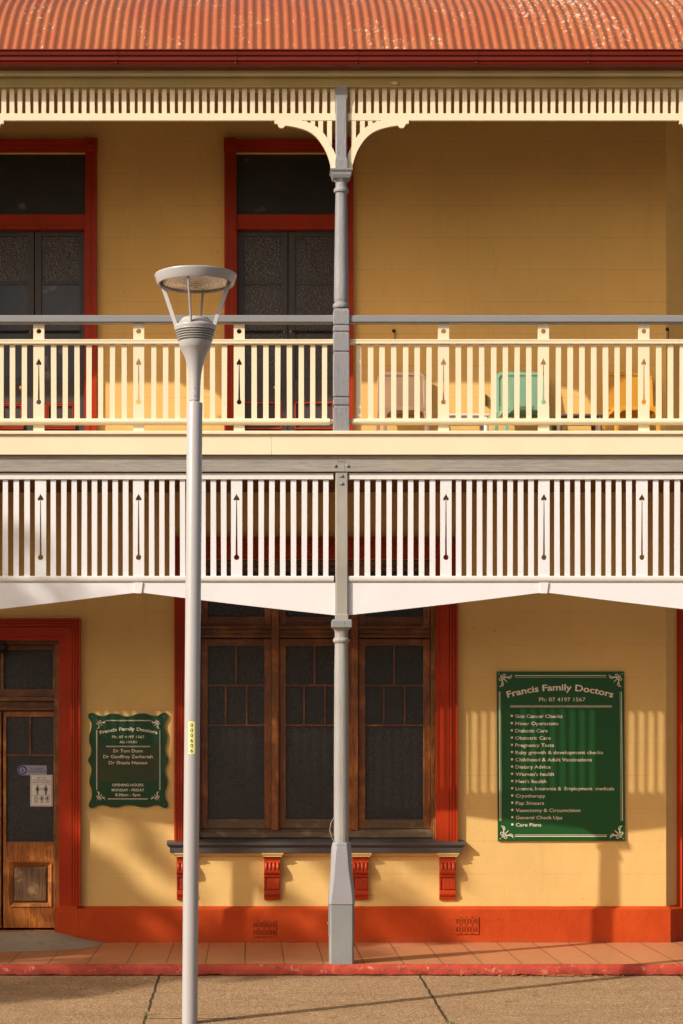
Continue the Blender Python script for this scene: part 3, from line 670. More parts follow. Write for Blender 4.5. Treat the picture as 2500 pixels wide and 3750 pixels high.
# ---- upper floor double doors
def upper_door(c, label, second):
    D = bpy.data.objects.new('verandah_door', None); SC.collection.objects.link(D); D.parent = BLD; D.location = (c, 0, 0); D['label'] = label
    def xx(px): return c+(X(px, YW)-X(1057, YW))            # pixels measured on the second door
    x0, x1 = c-hw2, c+hw2; wd = xx(866)-xx(823)
    z1 = d2[3]; Yl = YW+.10
    for sgn, e in ((-1, x0), (1, x1)):
        v = MB()
        for a, b, y in ((0, .22, YW-.016), (.22, .62, YW-.03), (.62, .80, YW-.04), (.80, 1, YW-.05), (.36, .42, YW-.035)): v.box(e+sgn*a*wd, e+sgn*b*wd, y, YW+.02, 4.49, z1-.001)
        v.build('architrave', M_RED, D)
    v = MB()
    for a, b, y in ((0, .3, YW-.018), (.3, .62, YW-.03), (.62, .80, YW-.04), (.80, .97, YW-.05)): v.box(x0, x1, y, YW+.02, z1+a*wd, z1+b*wd)
    v.build('architrave', M_REDH, D)
    for sgn, e in ((-1, x0), (1, x1)):
        v = MB(); v.box(e-sgn*.002, e+sgn*(wd+.006), YW-.058, YW+.02, z1-.0, z1+wd*1.08)
        cx, cz = e+sgn*wd/2, z1+wd/2
        o = v.build('corner_block', M_REDH, D, bevel=.002)
        ro = MB(); ring = []
        for r, y in ((.030, -.058), (.030, -.064), (.022, -.067), (.018, -.060), (.012, -.060), (.010, -.068), (.002, -.070)):
            ring.append([(cx+r*math.cos(2*math.pi*k/18), YW+y, cz+r*math.sin(2*math.pi*k/18)) for k in range(18)])
        ro.loft(ring); ro.build('rosette', M_REDH, o, smooth=True)
    v = MB(); za, zb = Z(784, YW+.02), Z(836, YW+.02)
    v.box(x0, x1, YW+.02, Yl+.05, zb, za); v.box(x0, x1, YW+.010, YW+.03, zb-.004, zb+.02)
    v.build('transom_rail', M_REDH, D, bevel=.003)
    v = MB(); v.box(x0, x0+.012, YW+.0205, Yl+.05, 4.49, zb-.005); v.box(x1-.012, x1, YW+.0205, Yl+.05, 4.49, zb-.005); v.build('frame', M_RED, D)
    v = MB(); v.box(x0, x1, YW+.07, YW+.08, za, z1); v.build('transom_pane', M_GLASST, D)
    for sg in (-1, 1):
        def lx(px): return c+sg*abs(X(px, YW)-X(1057, YW))*1.0
        L = MB(); a, b = c+sg*.004, c+sg*(hw2-.014)
        ga, gb = c+sg*.066, c+sg*(hw2-.066)
        zt_, zb2 = zb-.006, 4.50
        L.box(a, ga, Yl, Yl+.045, zb2, zt_); L.box(gb, b, Yl, Yl+.045, zb2, zt_)
        for t_, b_ in ((840, 864), (1034, 1040), (1390, 1474), (1572, 1600)): L.box(ga, gb, Yl+.001, Yl+.045, Z(b_, Yl), Z(t_, Yl)) if b_ != 1040 else L.box(ga, gb, Yl+.008, Yl+.04, Z(1042, Yl), Z(1034, Yl))
        L.box(ga, gb, Yl+.02, Yl+.04, zb2, Z(1474, Yl)); L.box(ga, gb, Yl+.001, Yl+.045, zb2, Z(1572, Yl))
        leaf = L.build('door_leaf', M_CHAR, D, bevel=.003)
        hg = MB(); hg.box(b-sg*.001, b+sg*.009, Yl-.008, Yl+.006, Z(958, Yl), Z(925, Yl)); hg.build('hinge', M_BLACK, leaf)
        G = MB(); G.box(ga, gb, Yl+.02, Yl+.028, Z(1034, Yl), Z(864, Yl)); G.build('upper_pane', M_GLASSU, D)
        G = MB(); G.box(ga, gb, Yl+.02, Yl+.028, Z(1390, Yl), Z(1042, Yl)); G.build('lower_pane', M_GLASSU if second else M_GLASSP, D)
        G = MB(); G.tube([(a+sg*.02, Yl-.006, Z(1214, Yl)), (gb+sg*.01, Yl-.006, Z(1214, Yl))], .009, 8); G.build('latch_bar', M_BLACK, D)
        rm = MB(); x_0, x_1 = (ga-sg*.004, gb+sg*.004)
        if second:
            rm.box(x_0, x_1, Yl-.004, Yl+.02, Z(1477, Yl), Z(1472, Yl)); rm.box(x_0, x_1, Yl-.004, Yl+.02, Z(1572, Yl), Z(1566, Yl)); rm.box(x_0, x_0+sg*.011, Yl-.004, Yl+.02, Z(1566, Yl), Z(1477, Yl)); rm.box(x_1, x_1-sg*.011, Yl-.004, Yl+.02, Z(1566, Yl), Z(1477, Yl))
        else:
            q0, q1 = min(x_0, x_1)+.042, max(x_0, x_1)-.042; w_ = .028; zA, zB = Z(1475, Yl), Z(1572, Yl)
            for k, (in0, in1, y) in enumerate(((0, .010, Yl-.006), (.010, .020, Yl+.004), (.020, w_, Yl-.002))):
                rm.box(q0+in0, q1-in0, y, Yl+.02, zA-in1, zA-in0); rm.box(q0+in0, q1-in0, y, Yl+.02, zB+in0, zB+in1)
                rm.box(q0+in0, q0+in1, y, Yl+.02, zB+in1, zA-in1); rm.box(q1-in1, q1-in0, y, Yl+.02, zB+in1, zA-in1)
        rm.build('panel_moulding', M_CORBEL, D)
        if sg == -1:
            kb = MB(); kc = c-.115; zz = Z(1424, Yl)
            prof = [(.020, 0), (.021, -.006), (.010, -.010), (.009, -.024), (.020, -.032), (.026, -.044), (.020, -.056), (.004, -.061)]
            kb.loft([[(kc+r*math.cos(2*math.pi*k/18), Yl+y, zz+r*math.sin(2*math.pi*k/18)) for k in range(18)] for r, y in prof]); kb.build('door_knob', M_BRASS, D, smooth=True)
    for dx in (-.038, .028):
        q = MB(); q.loft([[(c+dx+r*math.cos(2*math.pi*k/14), Yl+y, Z(1214, Yl)+r*math.sin(2*math.pi*k/14)) for k in range(14)] for r, y in ((.012, .0), (.012, -.01), (.006, -.014))]); q.build('latch_rose', M_BRASS, D)
    return D
upper_door(d1c, 'charcoal double door with red moulded lower panels', False)
upper_door((d2[0]+d2[1])/2, 'charcoal double door behind the street lamp and post', True)
# red frame at the far corner, on the splayed wall
m = MB()
def sp(u, w, z): return (XE+u*.7071+w*.7071, YW+u*.7071-w*.7071, z)
def spbox(mm, u0, u1, w0, w1, z0, z1):
    vs = [sp(u, w, z) for z in (z0, z1) for u, w in ((u0, w1), (u1, w1), (u1, w0), (u0, w0))]
    mm.add(vs, [(0,3,2,1),(4,5,6,7),(0,1,5,4),(1,2,6,5),(2,3,7,6),(3,0,4,7)])
spbox(m, .182, .215, -.01, .055, Z(3330, YW), Z(2150, YW)); spbox(m, .215, .34, -.01, .03, Z(3330, YW), Z(2150, YW))
m.build('splayed_corner_architrave', M_RED, BLD)

# ---- first floor deck, fascia, beam and ceiling
m = MB(); m.box(-9, 9, .0, YW, 4.32, 4.462); m.build('deck', M_DECK, BLD)
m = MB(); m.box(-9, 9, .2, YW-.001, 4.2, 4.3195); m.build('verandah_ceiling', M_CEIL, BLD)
m = MB(); zA, zB = Z(1577, -.03), Z(1590, -.03)
joints = [-9, X(-500, 0), X(1181, 0), X(2490, 0), 9]
for a, b in zip(joints, joints[1:]): m.extr([(-.028, zB+.004), (-.022, zB), (.25, zB), (.25, zA), (-.022, zA), (-.028, zA-.006)], a+.0008, b-.0008)
m.build('deck_nosing', M_CREAMH, BLD, smooth=True)
m = MB(); jf = [-9, X(996, 0), X(2850, 0), 9]
for a, b in zip(jf, jf[1:]): m.box(a+.001, b-.001, -.005, .0299, Z(1665, 0), Z(1596, 0))
m.box(-9, 9, .012, .03, Z(1600, 0), 4.458)
m.build('deck_fascia', M_CREAMH, BLD, bevel=.002)
m = MB(); Yb = .03; zA, zB = Z(1668, Yb), Z(1727, Yb)
for i in range(-2, 2):
    a = XP+i*PITCH; b = a+PITCH
    # scarf joint over each post
    m.prism([(a+.022, zB), (b+.020, zB), (b+.020, (zA+zB)/2+.012), (b-.028, (zA+zB)/2+.012), (b-.028, zA), (a-.026, zA), (a-.026, (zA+zB)/2+.014), (a+.022, (zA+zB)/2+.014)], Yb, Yb+.14)
m.build('bearer_beam', M_BEAM, BLD, bevel=.002)

def dome(m, x, y, z, r, n=12):
    m.loft([[(x+rr*math.cos(2*math.pi*k/n), y+yy, z+rr*math.sin(2*math.pi*k/n)) for k in range(n)] for rr, yy in ((r, 0.004), (r, 0), (r*.85, -r*.4), (r*.5, -r*.7), (r*.1, -r*.8))])

# ---- verandah posts
def rsq(cx, cy, hx, hy, z, ch=.0):
    """square ring with clipped corners"""
    return [(cx-hx+ch, cy-hy, z), (cx+hx-ch, cy-hy, z), (cx+hx, cy-hy+ch, z), (cx+hx, cy+hy-ch, z), (cx+hx-ch, cy+hy, z), (cx-hx+ch, cy+hy, z), (cx-hx, cy+hy-ch, z), (cx-hx, cy-hy+ch, z)]
def lower_post():
    D = bpy.data.objects.new('lower_verandah_post', None); SC.collection.objects.link(D); D.parent = BLD; D.location = (XP, .1-YW, 0)
    cy = .1; z = lambda py, Yf=.085: Z(py, Yf)
    m = MB(); Yf = .0
    m.loft([rsq(XP-.002, .1, .098, .098, -.02, .014), rsq(XP-.002, .1, .098, .098, Z(3318, Yf), .014), rsq(XP-.002, .1, .092, .092, Z(3312, Yf), .014)])
    m.build('footing', M_BASE, D, bevel=.003)
    m = MB()
    for sg in (-1, 1):
        xx = XP+sg*.1005-.002; m.box(xx-.0025*1, xx+sg*.004, .06, .12, Z(3430, Yf), Z(3305, Yf)); m.tube([(xx, .09, Z(3385, Yf)), (xx+sg*.014, .09, Z(3385, Yf))], .009, 8)
    part(m.build('steel_strap', M_BASE, D), 'bolted steel strap on each side of the footing')
    m = MB(); rings = []
    for i in range(15):
        u = i/14; py = 3313-(3313-3086)*u
        hx = (.107-.040*u**.9) if u > .05 else .106; hx = .1065+(.0735-.1065)*u
        hx = hx+.002*math.sin(u*9); ch = .02+.02*u
        if u > .95: hx = .068; ch = .035
        rings.append(rsq(XP-.001+.001*math.sin(u*7), .1, hx, hx*.97, Z(py, .0), ch))
    m.loft(rings); sh = m.build('metal_sheath', M_SHEATH, D, bevel=.004, smooth=True)
    m = MB()
    for dx, py in ((-.012, 3096), (.008, 3094), (.033, 3093), (-.04, 3094)): dome(m, XP+dx, .028, Z(py, .03), .006)
    m.build('rivet', M_SHEATH, sh)
    m = MB()   # turned shaft
    R = [(25.5, 3088), (25.5, 2950), (25.2, 2800), (24.6, 2600), (23.6, 2440), (22.2, 2375), (22, 2356), (24.5, 2354), (28.5, 2349), (28.8, 2342), (26, 2337), (22.5, 2335), (22.3, 2312), (25.5, 2307), (31, 2300), (33, 2299)]
    m.lathe([(r/S(.1), Z(py, .06)) for r, py in R], XP-.001, .1, 28); m.build('turned_shaft', M_POSTW, D, smooth=True)
    m = MB(); m.loft([rsq(XP+.001, .1, .078, .078, Z(2298, .02), .004), rsq(XP+.001, .1, .081, .081, Z(2296, .02), .004), rsq(XP+.001, .1, .081, .081, Z(2274, .02), .004), rsq(XP+.001, .1, .074, .074, Z(2268, .02), .004)])
    cap = m.build('capital_block', M_BASE, D, bevel=.003); m = MB(); dome(m, XP+.012, .02, Z(2281, .02), .007); m.build('bolt', M_GREY, cap)
    m = MB(); hx = 20.5/S(.04)
    m.loft([rsq(XP, .09, hx+.004, .054, Z(2268, .03), .002), rsq(XP, .09, hx+.003, .054, Z(2252, .03), .002), rsq(XP, .09, hx, .05, Z(2247, .03), .006), rsq(XP, .09, hx, .05, Z(1729, .03), .006)])
    up = m.build('square_shaft', M_BEAM, D)
    up.data.materials[0] = M_POSTB
    m = MB()
    for px, py, Yy in ((1229, 1706, .03), (1271, 1706, .03), (1249, 1743, .04), (1250, 1771, .04)): dome(m, X(px, Yy), Yy, Z(py, Yy), .0155)
    m.build('coach_bolt', M_GREY, D, smooth=True)
    return D
M_POSTB = paint('weathered_grey_post_timber', (.30, .285, .255), .65, .15, (9, 9, .6), 18, .5, .004, (.2, .185, .16), .62)
lp = lower_post()
m = MB(); wx = X(1225, .05)   # loop of wire by the post in view
pts = [(wx-(14*math.sin(math.pi*u)+1)/433+.002*math.sin(u*20), .07, Z(2993+88*u, .05)) for u in [i/16 for i in range(17)]]
m.tube(pts, .0028, 6); part(m.build('wire_loop', M_POSTW, lp), 'loop of pale wire on the left side of the post')

def upper_post():
    D = bpy.data.objects.new('upper_verandah_post', None); SC.collection.objects.link(D); D.parent = BLD; D.location = (XP, .1-YW, 4.49)
    cy = .1; m = MB(); Yf = .035; hx = 28/S(Yf); xc = X(1250, Yf)
    ys = [(1585, 1), (1490, 1), (1488, .86), (1483, .86), (1481, 1), (1459, 1), (1457, .86), (1452, .86), (1450, 1), (1292, 1), (1290, .87), (1286, .87), (1284, 1), (1219, 1), (1217, .87), (1213, .87), (1211, 1), (1194, 1), (1192, .87), (1188, .87), (1186, 1), (1138, 1), (1130, .9), (1126, .72)]
    m.loft([rsq(xc, cy, hx*s, hx*s, Z(py, Yf), .005) for py, s in ys]); m.build('square_base', M_GREY, D, bevel=.003)
    m = MB(); R = [(22, 1127), (28, 1124), (29.5, 1116), (28, 1109), (23, 1106), (22.5, 1103), (24.5, 1098), (25, 1090), (24.2, 1000), (22.5, 880), (20.5, 760), (19.2, 705), (19.8, 702), (25, 699), (26.5, 692), (25, 686), (19.5, 683), (18.8, 668), (19, 664), (23, 660), (25, 655), (27, 650)]
    m.lathe([(r/S(.1), Z(py, .05)) for r, py in R], xc+.001, cy, 28); m.build('turned_shaft', M_GREY, D, smooth=True)
    m = MB(); hh = 1/S(.04)
    m.loft([rsq(xc, cy, 28*hh, 28*hh, Z(651, .04), .001), rsq(xc, cy, 33*hh, 33*hh, Z(640, .04), .001), rsq(xc, cy, 33.5*hh, 33.5*hh, Z(632, .04), .001), rsq(xc, cy, 39*hh, 39*hh, Z(624, .04), .001), rsq(xc, cy, 39*hh, 39*hh, Z(619, .04), .001)])
    m.build('capital', M_GREY, D, bevel=.002)
    m = MB(); m.loft([rsq(xc, cy, 20.5*hh, 20.5*hh, Z(619, .04), .002), rsq(xc, cy, 20.5*hh, 20.5*hh, Z(585, .04), .002), rsq(xc, cy, 19*hh, 19*hh, Z(572, .04), .009), rsq(xc, cy, 19.4*hh, 19.4*hh, Z(365, .04), .009), rsq(xc, cy, 20.5*hh, 20.5*hh, Z(350, .04), .002), rsq(xc, cy, 20.5*hh, 20.5*hh, Z(314, .04), .002)])
    m.build('square_head', M_GREY, D)
    return D
upp = upper_post()

# ---- one bay of lattice: valance below, balustrade and frieze above (right of the post in view), then copies
def spade_board(px_c, hwp, y_top, y_bot, Yf, th, tip, heart_w, heart_b, ball_y, ball_r, hole=None):
    cx = X(px_c, Yf); hw = hwp/S(Yf); u = 1/S(Yf)
    outer = [(cx-hw, Z(y_bot, Yf)), (cx+hw, Z(y_bot, Yf)), (cx+hw, Z(y_top, Yf)), (cx-hw, Z(y_top, Yf))]
    P = lambda dx, py: (cx+dx*u, Z(py, Yf))
    H = heart_b-tip; w = heart_w
    side = [(0, tip), (w*.25, tip+H*.22), (w*.62, tip+H*.48), (w*.93, tip+H*.68), (w, tip+H*.84), (w*.82, tip+H*.97), (w*.5, tip+H), (w*.2, tip+H*.93), (1.3, tip+H*.88)]
    stem = [(1.6, heart_b+8), (3.6, ball_y-ball_r*1.0)]
    ball = [(ball_r*math.sin(a), ball_y-ball_r*math.cos(a)) for a in [math.radians(25+155*i/7) for i in range(8)]]
    right = side+stem+ball
    left = [(-dx, y) for dx, y in reversed(right[1:-1])]
    loop = [P(dx, y) for dx, y in right+left]
    holes = [loop]
    if hole: holes.append(circle(cx, Z(hole[0], Yf), hole[1]*u, 18))
    m = MB(); m.prism(outer, Yf, Yf+th, holes); return m
P0, P1 = 1250, 2730
def valance():
    D = bpy.data.objects.new('valance_panel', None); SC.collection.objects.link(D); D.parent = BLD; D.location = (XP, .085-YW, 3)
    Yf = .072; c = 1990
    m = MB(); m.pb(1275, 2705, 1733, 1755, .055, .11); m.build('top_rail', M_WHITEH, D, bevel=.002)
    m = MB(); Yr = .052; zz = [2109, 2111, 2118, 2125, 2129, 2130.5]; yy = [.006, .001, 0, .003, .009, .014]
    m.extr([(.115, Z(2109, Yr))]+[(Yr+y, Z(z, Yr)) for z, y in zip(zz, yy)]+[(.115, Z(2130.5, Yr))], X(1273, Yr), X(2707, Yr)); m.build('bottom_rail', M_WHITEH, D, smooth=True)
    m = MB()
    def sl(px): m.slat(px, 9.9, 1753, 2110, Yf+random.uniform(0, .002), Yf+.0095)
    for i in range(8): sl(1304+39.6*i); sl(2676-39.6*i)
    for a in (1632, 1991, 1991+358): pass
    for a in (1650, 2010):
        for i in range(8): sl(a+28+37.7*i)
    m.build('slats', M_WHITE, D)
    for pc in (1631, 1990, 2349):
        spade_board(pc, 20.5, 1753, 2110, Yf-.0015, .022, 1808, 11, 1833, 2041, 10).build('cutout_board', M_WHITE, D)
    # arched board: two shallow ogee halves and a keystone
    pts = [(1270, 2133), (2710, 2133)]
    def low(px):
        t = abs(px-c)/720; return 2169+84*(t**1.03)+3*math.sin(t*math.pi)
    nn = 40
    bot = [(2710-(2710-1270)*i/nn) for i in range(nn+1)]
    Ya = .072; m = MB()
    m.prism([(X(px, Ya), Z(py, Ya)) for px, py in pts[:1]+[(b, low(b)) for b in reversed(bot)]+pts[1:]][::1], Ya, Ya+.022)
    m.build('arched_board', M_WHITE, D, bevel=.0015)
    m = MB(); Yk = .06; m.prism([(X(a, Yk), Z(b, Yk)) for a, b in ((1979, 2173), (2001, 2173), (2007, 2133), (1974, 2133))], Yk, .08); m.build('keystone', M_WHITEH, D, bevel=.001)
    return D
def balustrade():
    D = bpy.data.objects.new('balustrade_panel', None); SC.collection.objects.link(D); D.parent = BLD; D.location = (XP, .1-YW, 4.49)
    Yf = .10
    m = MB(); Yh = .055; m.extr([(Yh, Z(1178, Yh)), (.165, Z(1178, Yh)), (.165, Z(1158, Yh)), (.14, Z(1151, Yh)), (.085, Z(1151, Yh)), (Yh+.002, Z(1155, Yh)), (Yh, Z(1158, Yh))], X(1276, Yh), X(2704, Yh))
    m.box(X(1278, .07), X(2702, .07), .068, .15, Z(1182, .07), Z(1178.3, .07)); m.build('handrail', M_GREYH, D, bevel=.002)
    m = MB(); Yr = .075; m.box(X(1278, Yr), X(2702, Yr), Yr, .14, Z(1258, Yr), Z(1251, Yr)); m.box(X(1278, Yr), X(2702, Yr), Yr+.004, .136, Z(1251, Yr), Z(1248, Yr)); m.box(X(1278, Yr), X(2702, Yr), Yr, .14, Z(1248, Yr), Z(1242, Yr)); m.build('mid_rail', M_CREAMH, D, bevel=.0015)
    m = MB(); Yr = .06; prof = [(.14, Z(1552, Yr)), (.14, Z(1531, Yr)), (Yr+.02, Z(1531, Yr)), (Yr+.008, Z(1533, Yr)), (Yr+.001, Z(1539, Yr)), (Yr+.001, Z(1545, Yr)), (Yr+.008, Z(1550, Yr)), (Yr+.02, Z(1552, Yr))]
    m.extr(prof, X(1288, Yr), X(2692, Yr)); m.extr([(y*.5+.05, (z-Z(1541, Yr))*.7+Z(1541, Yr)) for y, z in prof], X(1278, Yr), X(2702, Yr)); m.build('bottom_rail', M_CREAMH, D, smooth=True)
    m = MB()
    def sl(px): m.slat(px, 9.5, 1256, 1533, Yf+random.uniform(0, .002), Yf+.014)
    cs = [1622, 1988, 2356]
    for i in range(7): sl(1311.5+42.8*i); sl(2668-42.8*i)
    for a in (1622, 1989):
        for i in range(7): sl(a+54+43.1*i)
    m.build('slats', M_CREAM, D)
    for pc in cs:
        spade_board(pc, 20, 1180, 1585, Yf-.0015, .022, 1311, 10, 1337, 1472, 9.3, (1213, 9.2)).build('cutout_board', M_CREAM, D)
    return D
def frieze():
    D = bpy.data.objects.new('frieze_panel', None); SC.collection.objects.link(D); D.parent = BLD; D.location = (XP, .1-YW, 7.3)
    Yf = .09
    m = MB(); m.pb(1270, 2710, 415, 441, Yf-.003, Yf+.025); m.build('bottom_rail', M_CREAMH, D, bevel=.0015)
    m = MB(); n = 49; step = (2710-1270)/n
    for i in range(n):
        px = 1272+step*(i+.5)+2
        m.slat(px, 8.6, 316, 417, Yf+random.uniform(0, .0015), Yf+.022)
    m.build('slats', M_CREAM, D)
    def br(flip):
        f = (lambda x: x) if not flip else (lambda x: 3980-x)
        lo = [(1092,490),(1096,455),(1105,420),(1116,385),(1130,350),(1148,315),(1170,280),(1192,250),(1215,225),(1245,200),(1280,180),(1315,165),(1350,155),(1385,146),(1420,140),(1466,133),(1471,141),(1480,150),(1495,155),(1510,152),(1521,143),(1526,132),(1530,120),(1555,119),(1555,92)]
        hi = [(1340,92),(1300,101),(1260,116),(1230,131),(1205,147),(1180,168),(1158,190),(1136,217),(1118,245),(1098,280),(1082,315),(1066,345),(1052,380),(1052,490)]
        q = [(800+x/2.24, 400+y/2.24) for x, y in lo+hi]
        b = MB(); b.prism([(X(f(x), Yf), Z(y, Yf)) for x, y in (q if not flip else q[::-1])], Yf-.004, Yf+.026)
        return b
    for fl in (False, True):
        b = br(fl)
        f = (lambda x: x) if not fl else (lambda x: 3980-x)
        for x0, x1, y1 in ((1084, 1122, 300), (1157, 1195, 195), (1222, 1258, 128), (1287, 1312, 102)):
            a, c_ = f(800+x0/2.24), f(800+x1/2.24); b.box(X(a, Yf), X(c_, Yf), Yf, Yf+.02, Z(400+y1/2.24, Yf), Z(441, Yf))
        b.build('arched_bracket', M_CREAM, D)
    return D
for fn in (valance, balustrade, frieze):
    o = fn()
    for k in (-1, -2): copy_tree(o, BLD, k*PITCH)
for o in (lp, upp):
    for k in (-1, -2, 1):
        c = copy_tree(o, BLD, k*PITCH)
        for ch in list(c.children):
            if ch.name.startswith('wire_loop'): bpy.data.objects.remove(ch)
part(lp, 'grey lower post with a flared metal sheath'); part(upp, 'grey turned upper post between the cream brackets')

# ---- eaves: beam, fascia, gutter, roof
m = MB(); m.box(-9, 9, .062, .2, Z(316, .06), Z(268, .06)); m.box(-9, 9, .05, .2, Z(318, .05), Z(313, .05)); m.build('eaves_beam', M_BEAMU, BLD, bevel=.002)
m = MB()
for a, b in ((-9, X(1256, 0)), (X(1256, 0), 9)): m.box(a+.001, b-.001, .0, .06, Z(272, 0), Z(236, 0)); m.box(a+.001, b-.001, -.006, .058, Z(273.5, 0), Z(269, 0))
m.build('eaves_fascia', M_CREAMD, BLD, bevel=.002)
ys = [(.02, 243), (-.075, 240), (-.09, 237), (-.095, 232), (-.085, 226), (-.098, 222), (-.10, 212), (-.088, 207), (-.10, 203), (-.104, 194), (-.10, 188), (-.112, 187), (-.112, 183), (-.10, 182), (-.095, 186), (.02, 190)]
m = MB(); m.extr([(y-.03*(y < 0), Z(p, -.1)-.006*(y < 0)) for y, p in reversed(ys)], -9, 9); gut = m.build('gutter', M_GUTTER, BLD)
for px in (-9, 429, 865, 1304, 1743, 2152):
    b = MB(); xc = X(px, -.1)
    b.extr([(y-(.034 if y < 0 else 0), Z(p, -.1)-.006) for y, p in reversed(ys[1:-2])], xc-.009, xc+.009); dome(b, xc-.001, -.128, Z(234, -.1), .010); b.build('gutter_bracket', M_GUTTER, gut)
prof = [(-.06, -.07), (0, 0), (.21, .215), (.34, .338), (.6, .56), (1.0, .815), (1.45, 1.02), (2.0, 1.2), (3.5, 1.6)]
def cr(p0, p1, p2, p3, t): return tuple(.5*((2*b)+(-a+c)*t+(2*a-5*b+4*c-d)*t*t+(-a+3*b-3*c+d)*t**3) for a, b, c, d in zip(p0, p1, p2, p3))
pp = []
for i in range(1, len(prof)-2):
    for k in range(6): pp.append(cr(prof[i-1], prof[i], prof[i+1], prof[i+2], k/6))
m = MB(); per = 8; x_a, x_b = -5.2, 5.6; nx = int((x_b-x_a)/.076*per); vs = []
zr = Z(186, -.08)-.010
for y, z in pp:
    for i in range(nx+1):
        x = x_a+i*.076/per; h = .0075*math.sin(2*math.pi*x/.076)
        vs.append((x, y-.11-h*.6, z+zr+h*.8))
k = nx+1; m.add(vs, [(j*k+i, j*k+i+1, (j+1)*k+i+1, (j+1)*k+i) for j in range(len(pp)-1) for i in range(nx)])
m.build('corrugated_roof', M_ROOF, BLD, smooth=True)
m = MB(); m.extr([(.0, 7.58), (.0, 7.61), (YW+.6, 8.2), (YW+.6, 8.15)][::-1], -9, 9); m.build('upper_ceiling', M_CEIL, BLD)
m = MB(); m.loft([[(X(1443+.0, .055)+r*math.cos(2*math.pi*k/14)*1.3, .05+y, Z(306, .055)+r*math.sin(2*math.pi*k/14)*.6) for k in range(14)] for r, y in ((.026, .012), (.026, -.004), (.018, -.014), (.004, -.016))])
m.build('eaves_conduit_cap', M_CREAMD, BLD, smooth=True)

# ================================================================ things on the building
def corner_scroll(m, cx, cy, s, fx, fy, Y, th):
    """little crossed-stem flourish; s = size in pixels, fx / fy = mirror"""
    def T(x, y): return (X(cx+fx*x*s, Y), Y-th/2, Z(cy+fy*y*s, Y))
    def stroke(pts, w0, w1):
        n = len(pts)
        L, R = [], []
        for i, p in enumerate(pts):
            a = pts[max(i-1, 0)]; b = pts[min(i+1, n-1)]; dx, dy = b[0]-a[0], b[1]-a[1]; l = math.hypot(dx, dy) or 1
            w = w0*math.sin(math.pi*(i+.6)/(n+.2))+w1
            L.append(T(p[0]-dy/l*w, p[1]+dx/l*w)); R.append(T(p[0]+dy/l*w, p[1]-dx/l*w))
        m.add(L+R, [(i, i+1, n+i+1, n+i) for i in range(n-1)])
    stroke([(.12+.5*t, .12+.5*t) for t in (0, .35, .7, 1)], .02, .012)
    for sw in (0, 1):
        f = (lambda p: p) if not sw else (lambda p: (p[1], p[0]))
        stroke([f(p) for p in [(.1, .52), (.22, .42), (.36, .32), (.52, .26), (.70, .27), (.86, .20), (.96, .08)]], .035, .008)
        stroke([f(p) for p in [(.55, .27), (.72, .36), (.84, .34), (.95, .22)]], .02, .006)
        for (ax, ay, r, a0, a1) in ((.42, .14, .11, 2.6, 7.4), (.20, .26, .07, 0, 5.0)):
            stroke([f((ax+r*(1-.35*t)*math.cos(a0+(a1-a0)*t), ay+r*(1-.35*t)*math.sin(a0+(a1-a0)*t))) for t in [i/8 for i in range(9)]], .018, .01)
    m.add([T(.02+.035*math.cos(2*math.pi*k/8), .02+.035*math.sin(2*math.pi*k/8)) for k in range(8)], [tuple(range(8))])
def hline(m, a, b, y, w, Y): m.box(X(a, Y), X(b, Y), Y-.001, Y+.0005, Z(y+w/2, Y), Z(y-w/2, Y))
def vline(m, x, a, b, w, Y): m.box(X(x-w/2, Y), X(x+w/2, Y), Y-.001, Y+.0005, Z(b, Y), Z(a, Y))

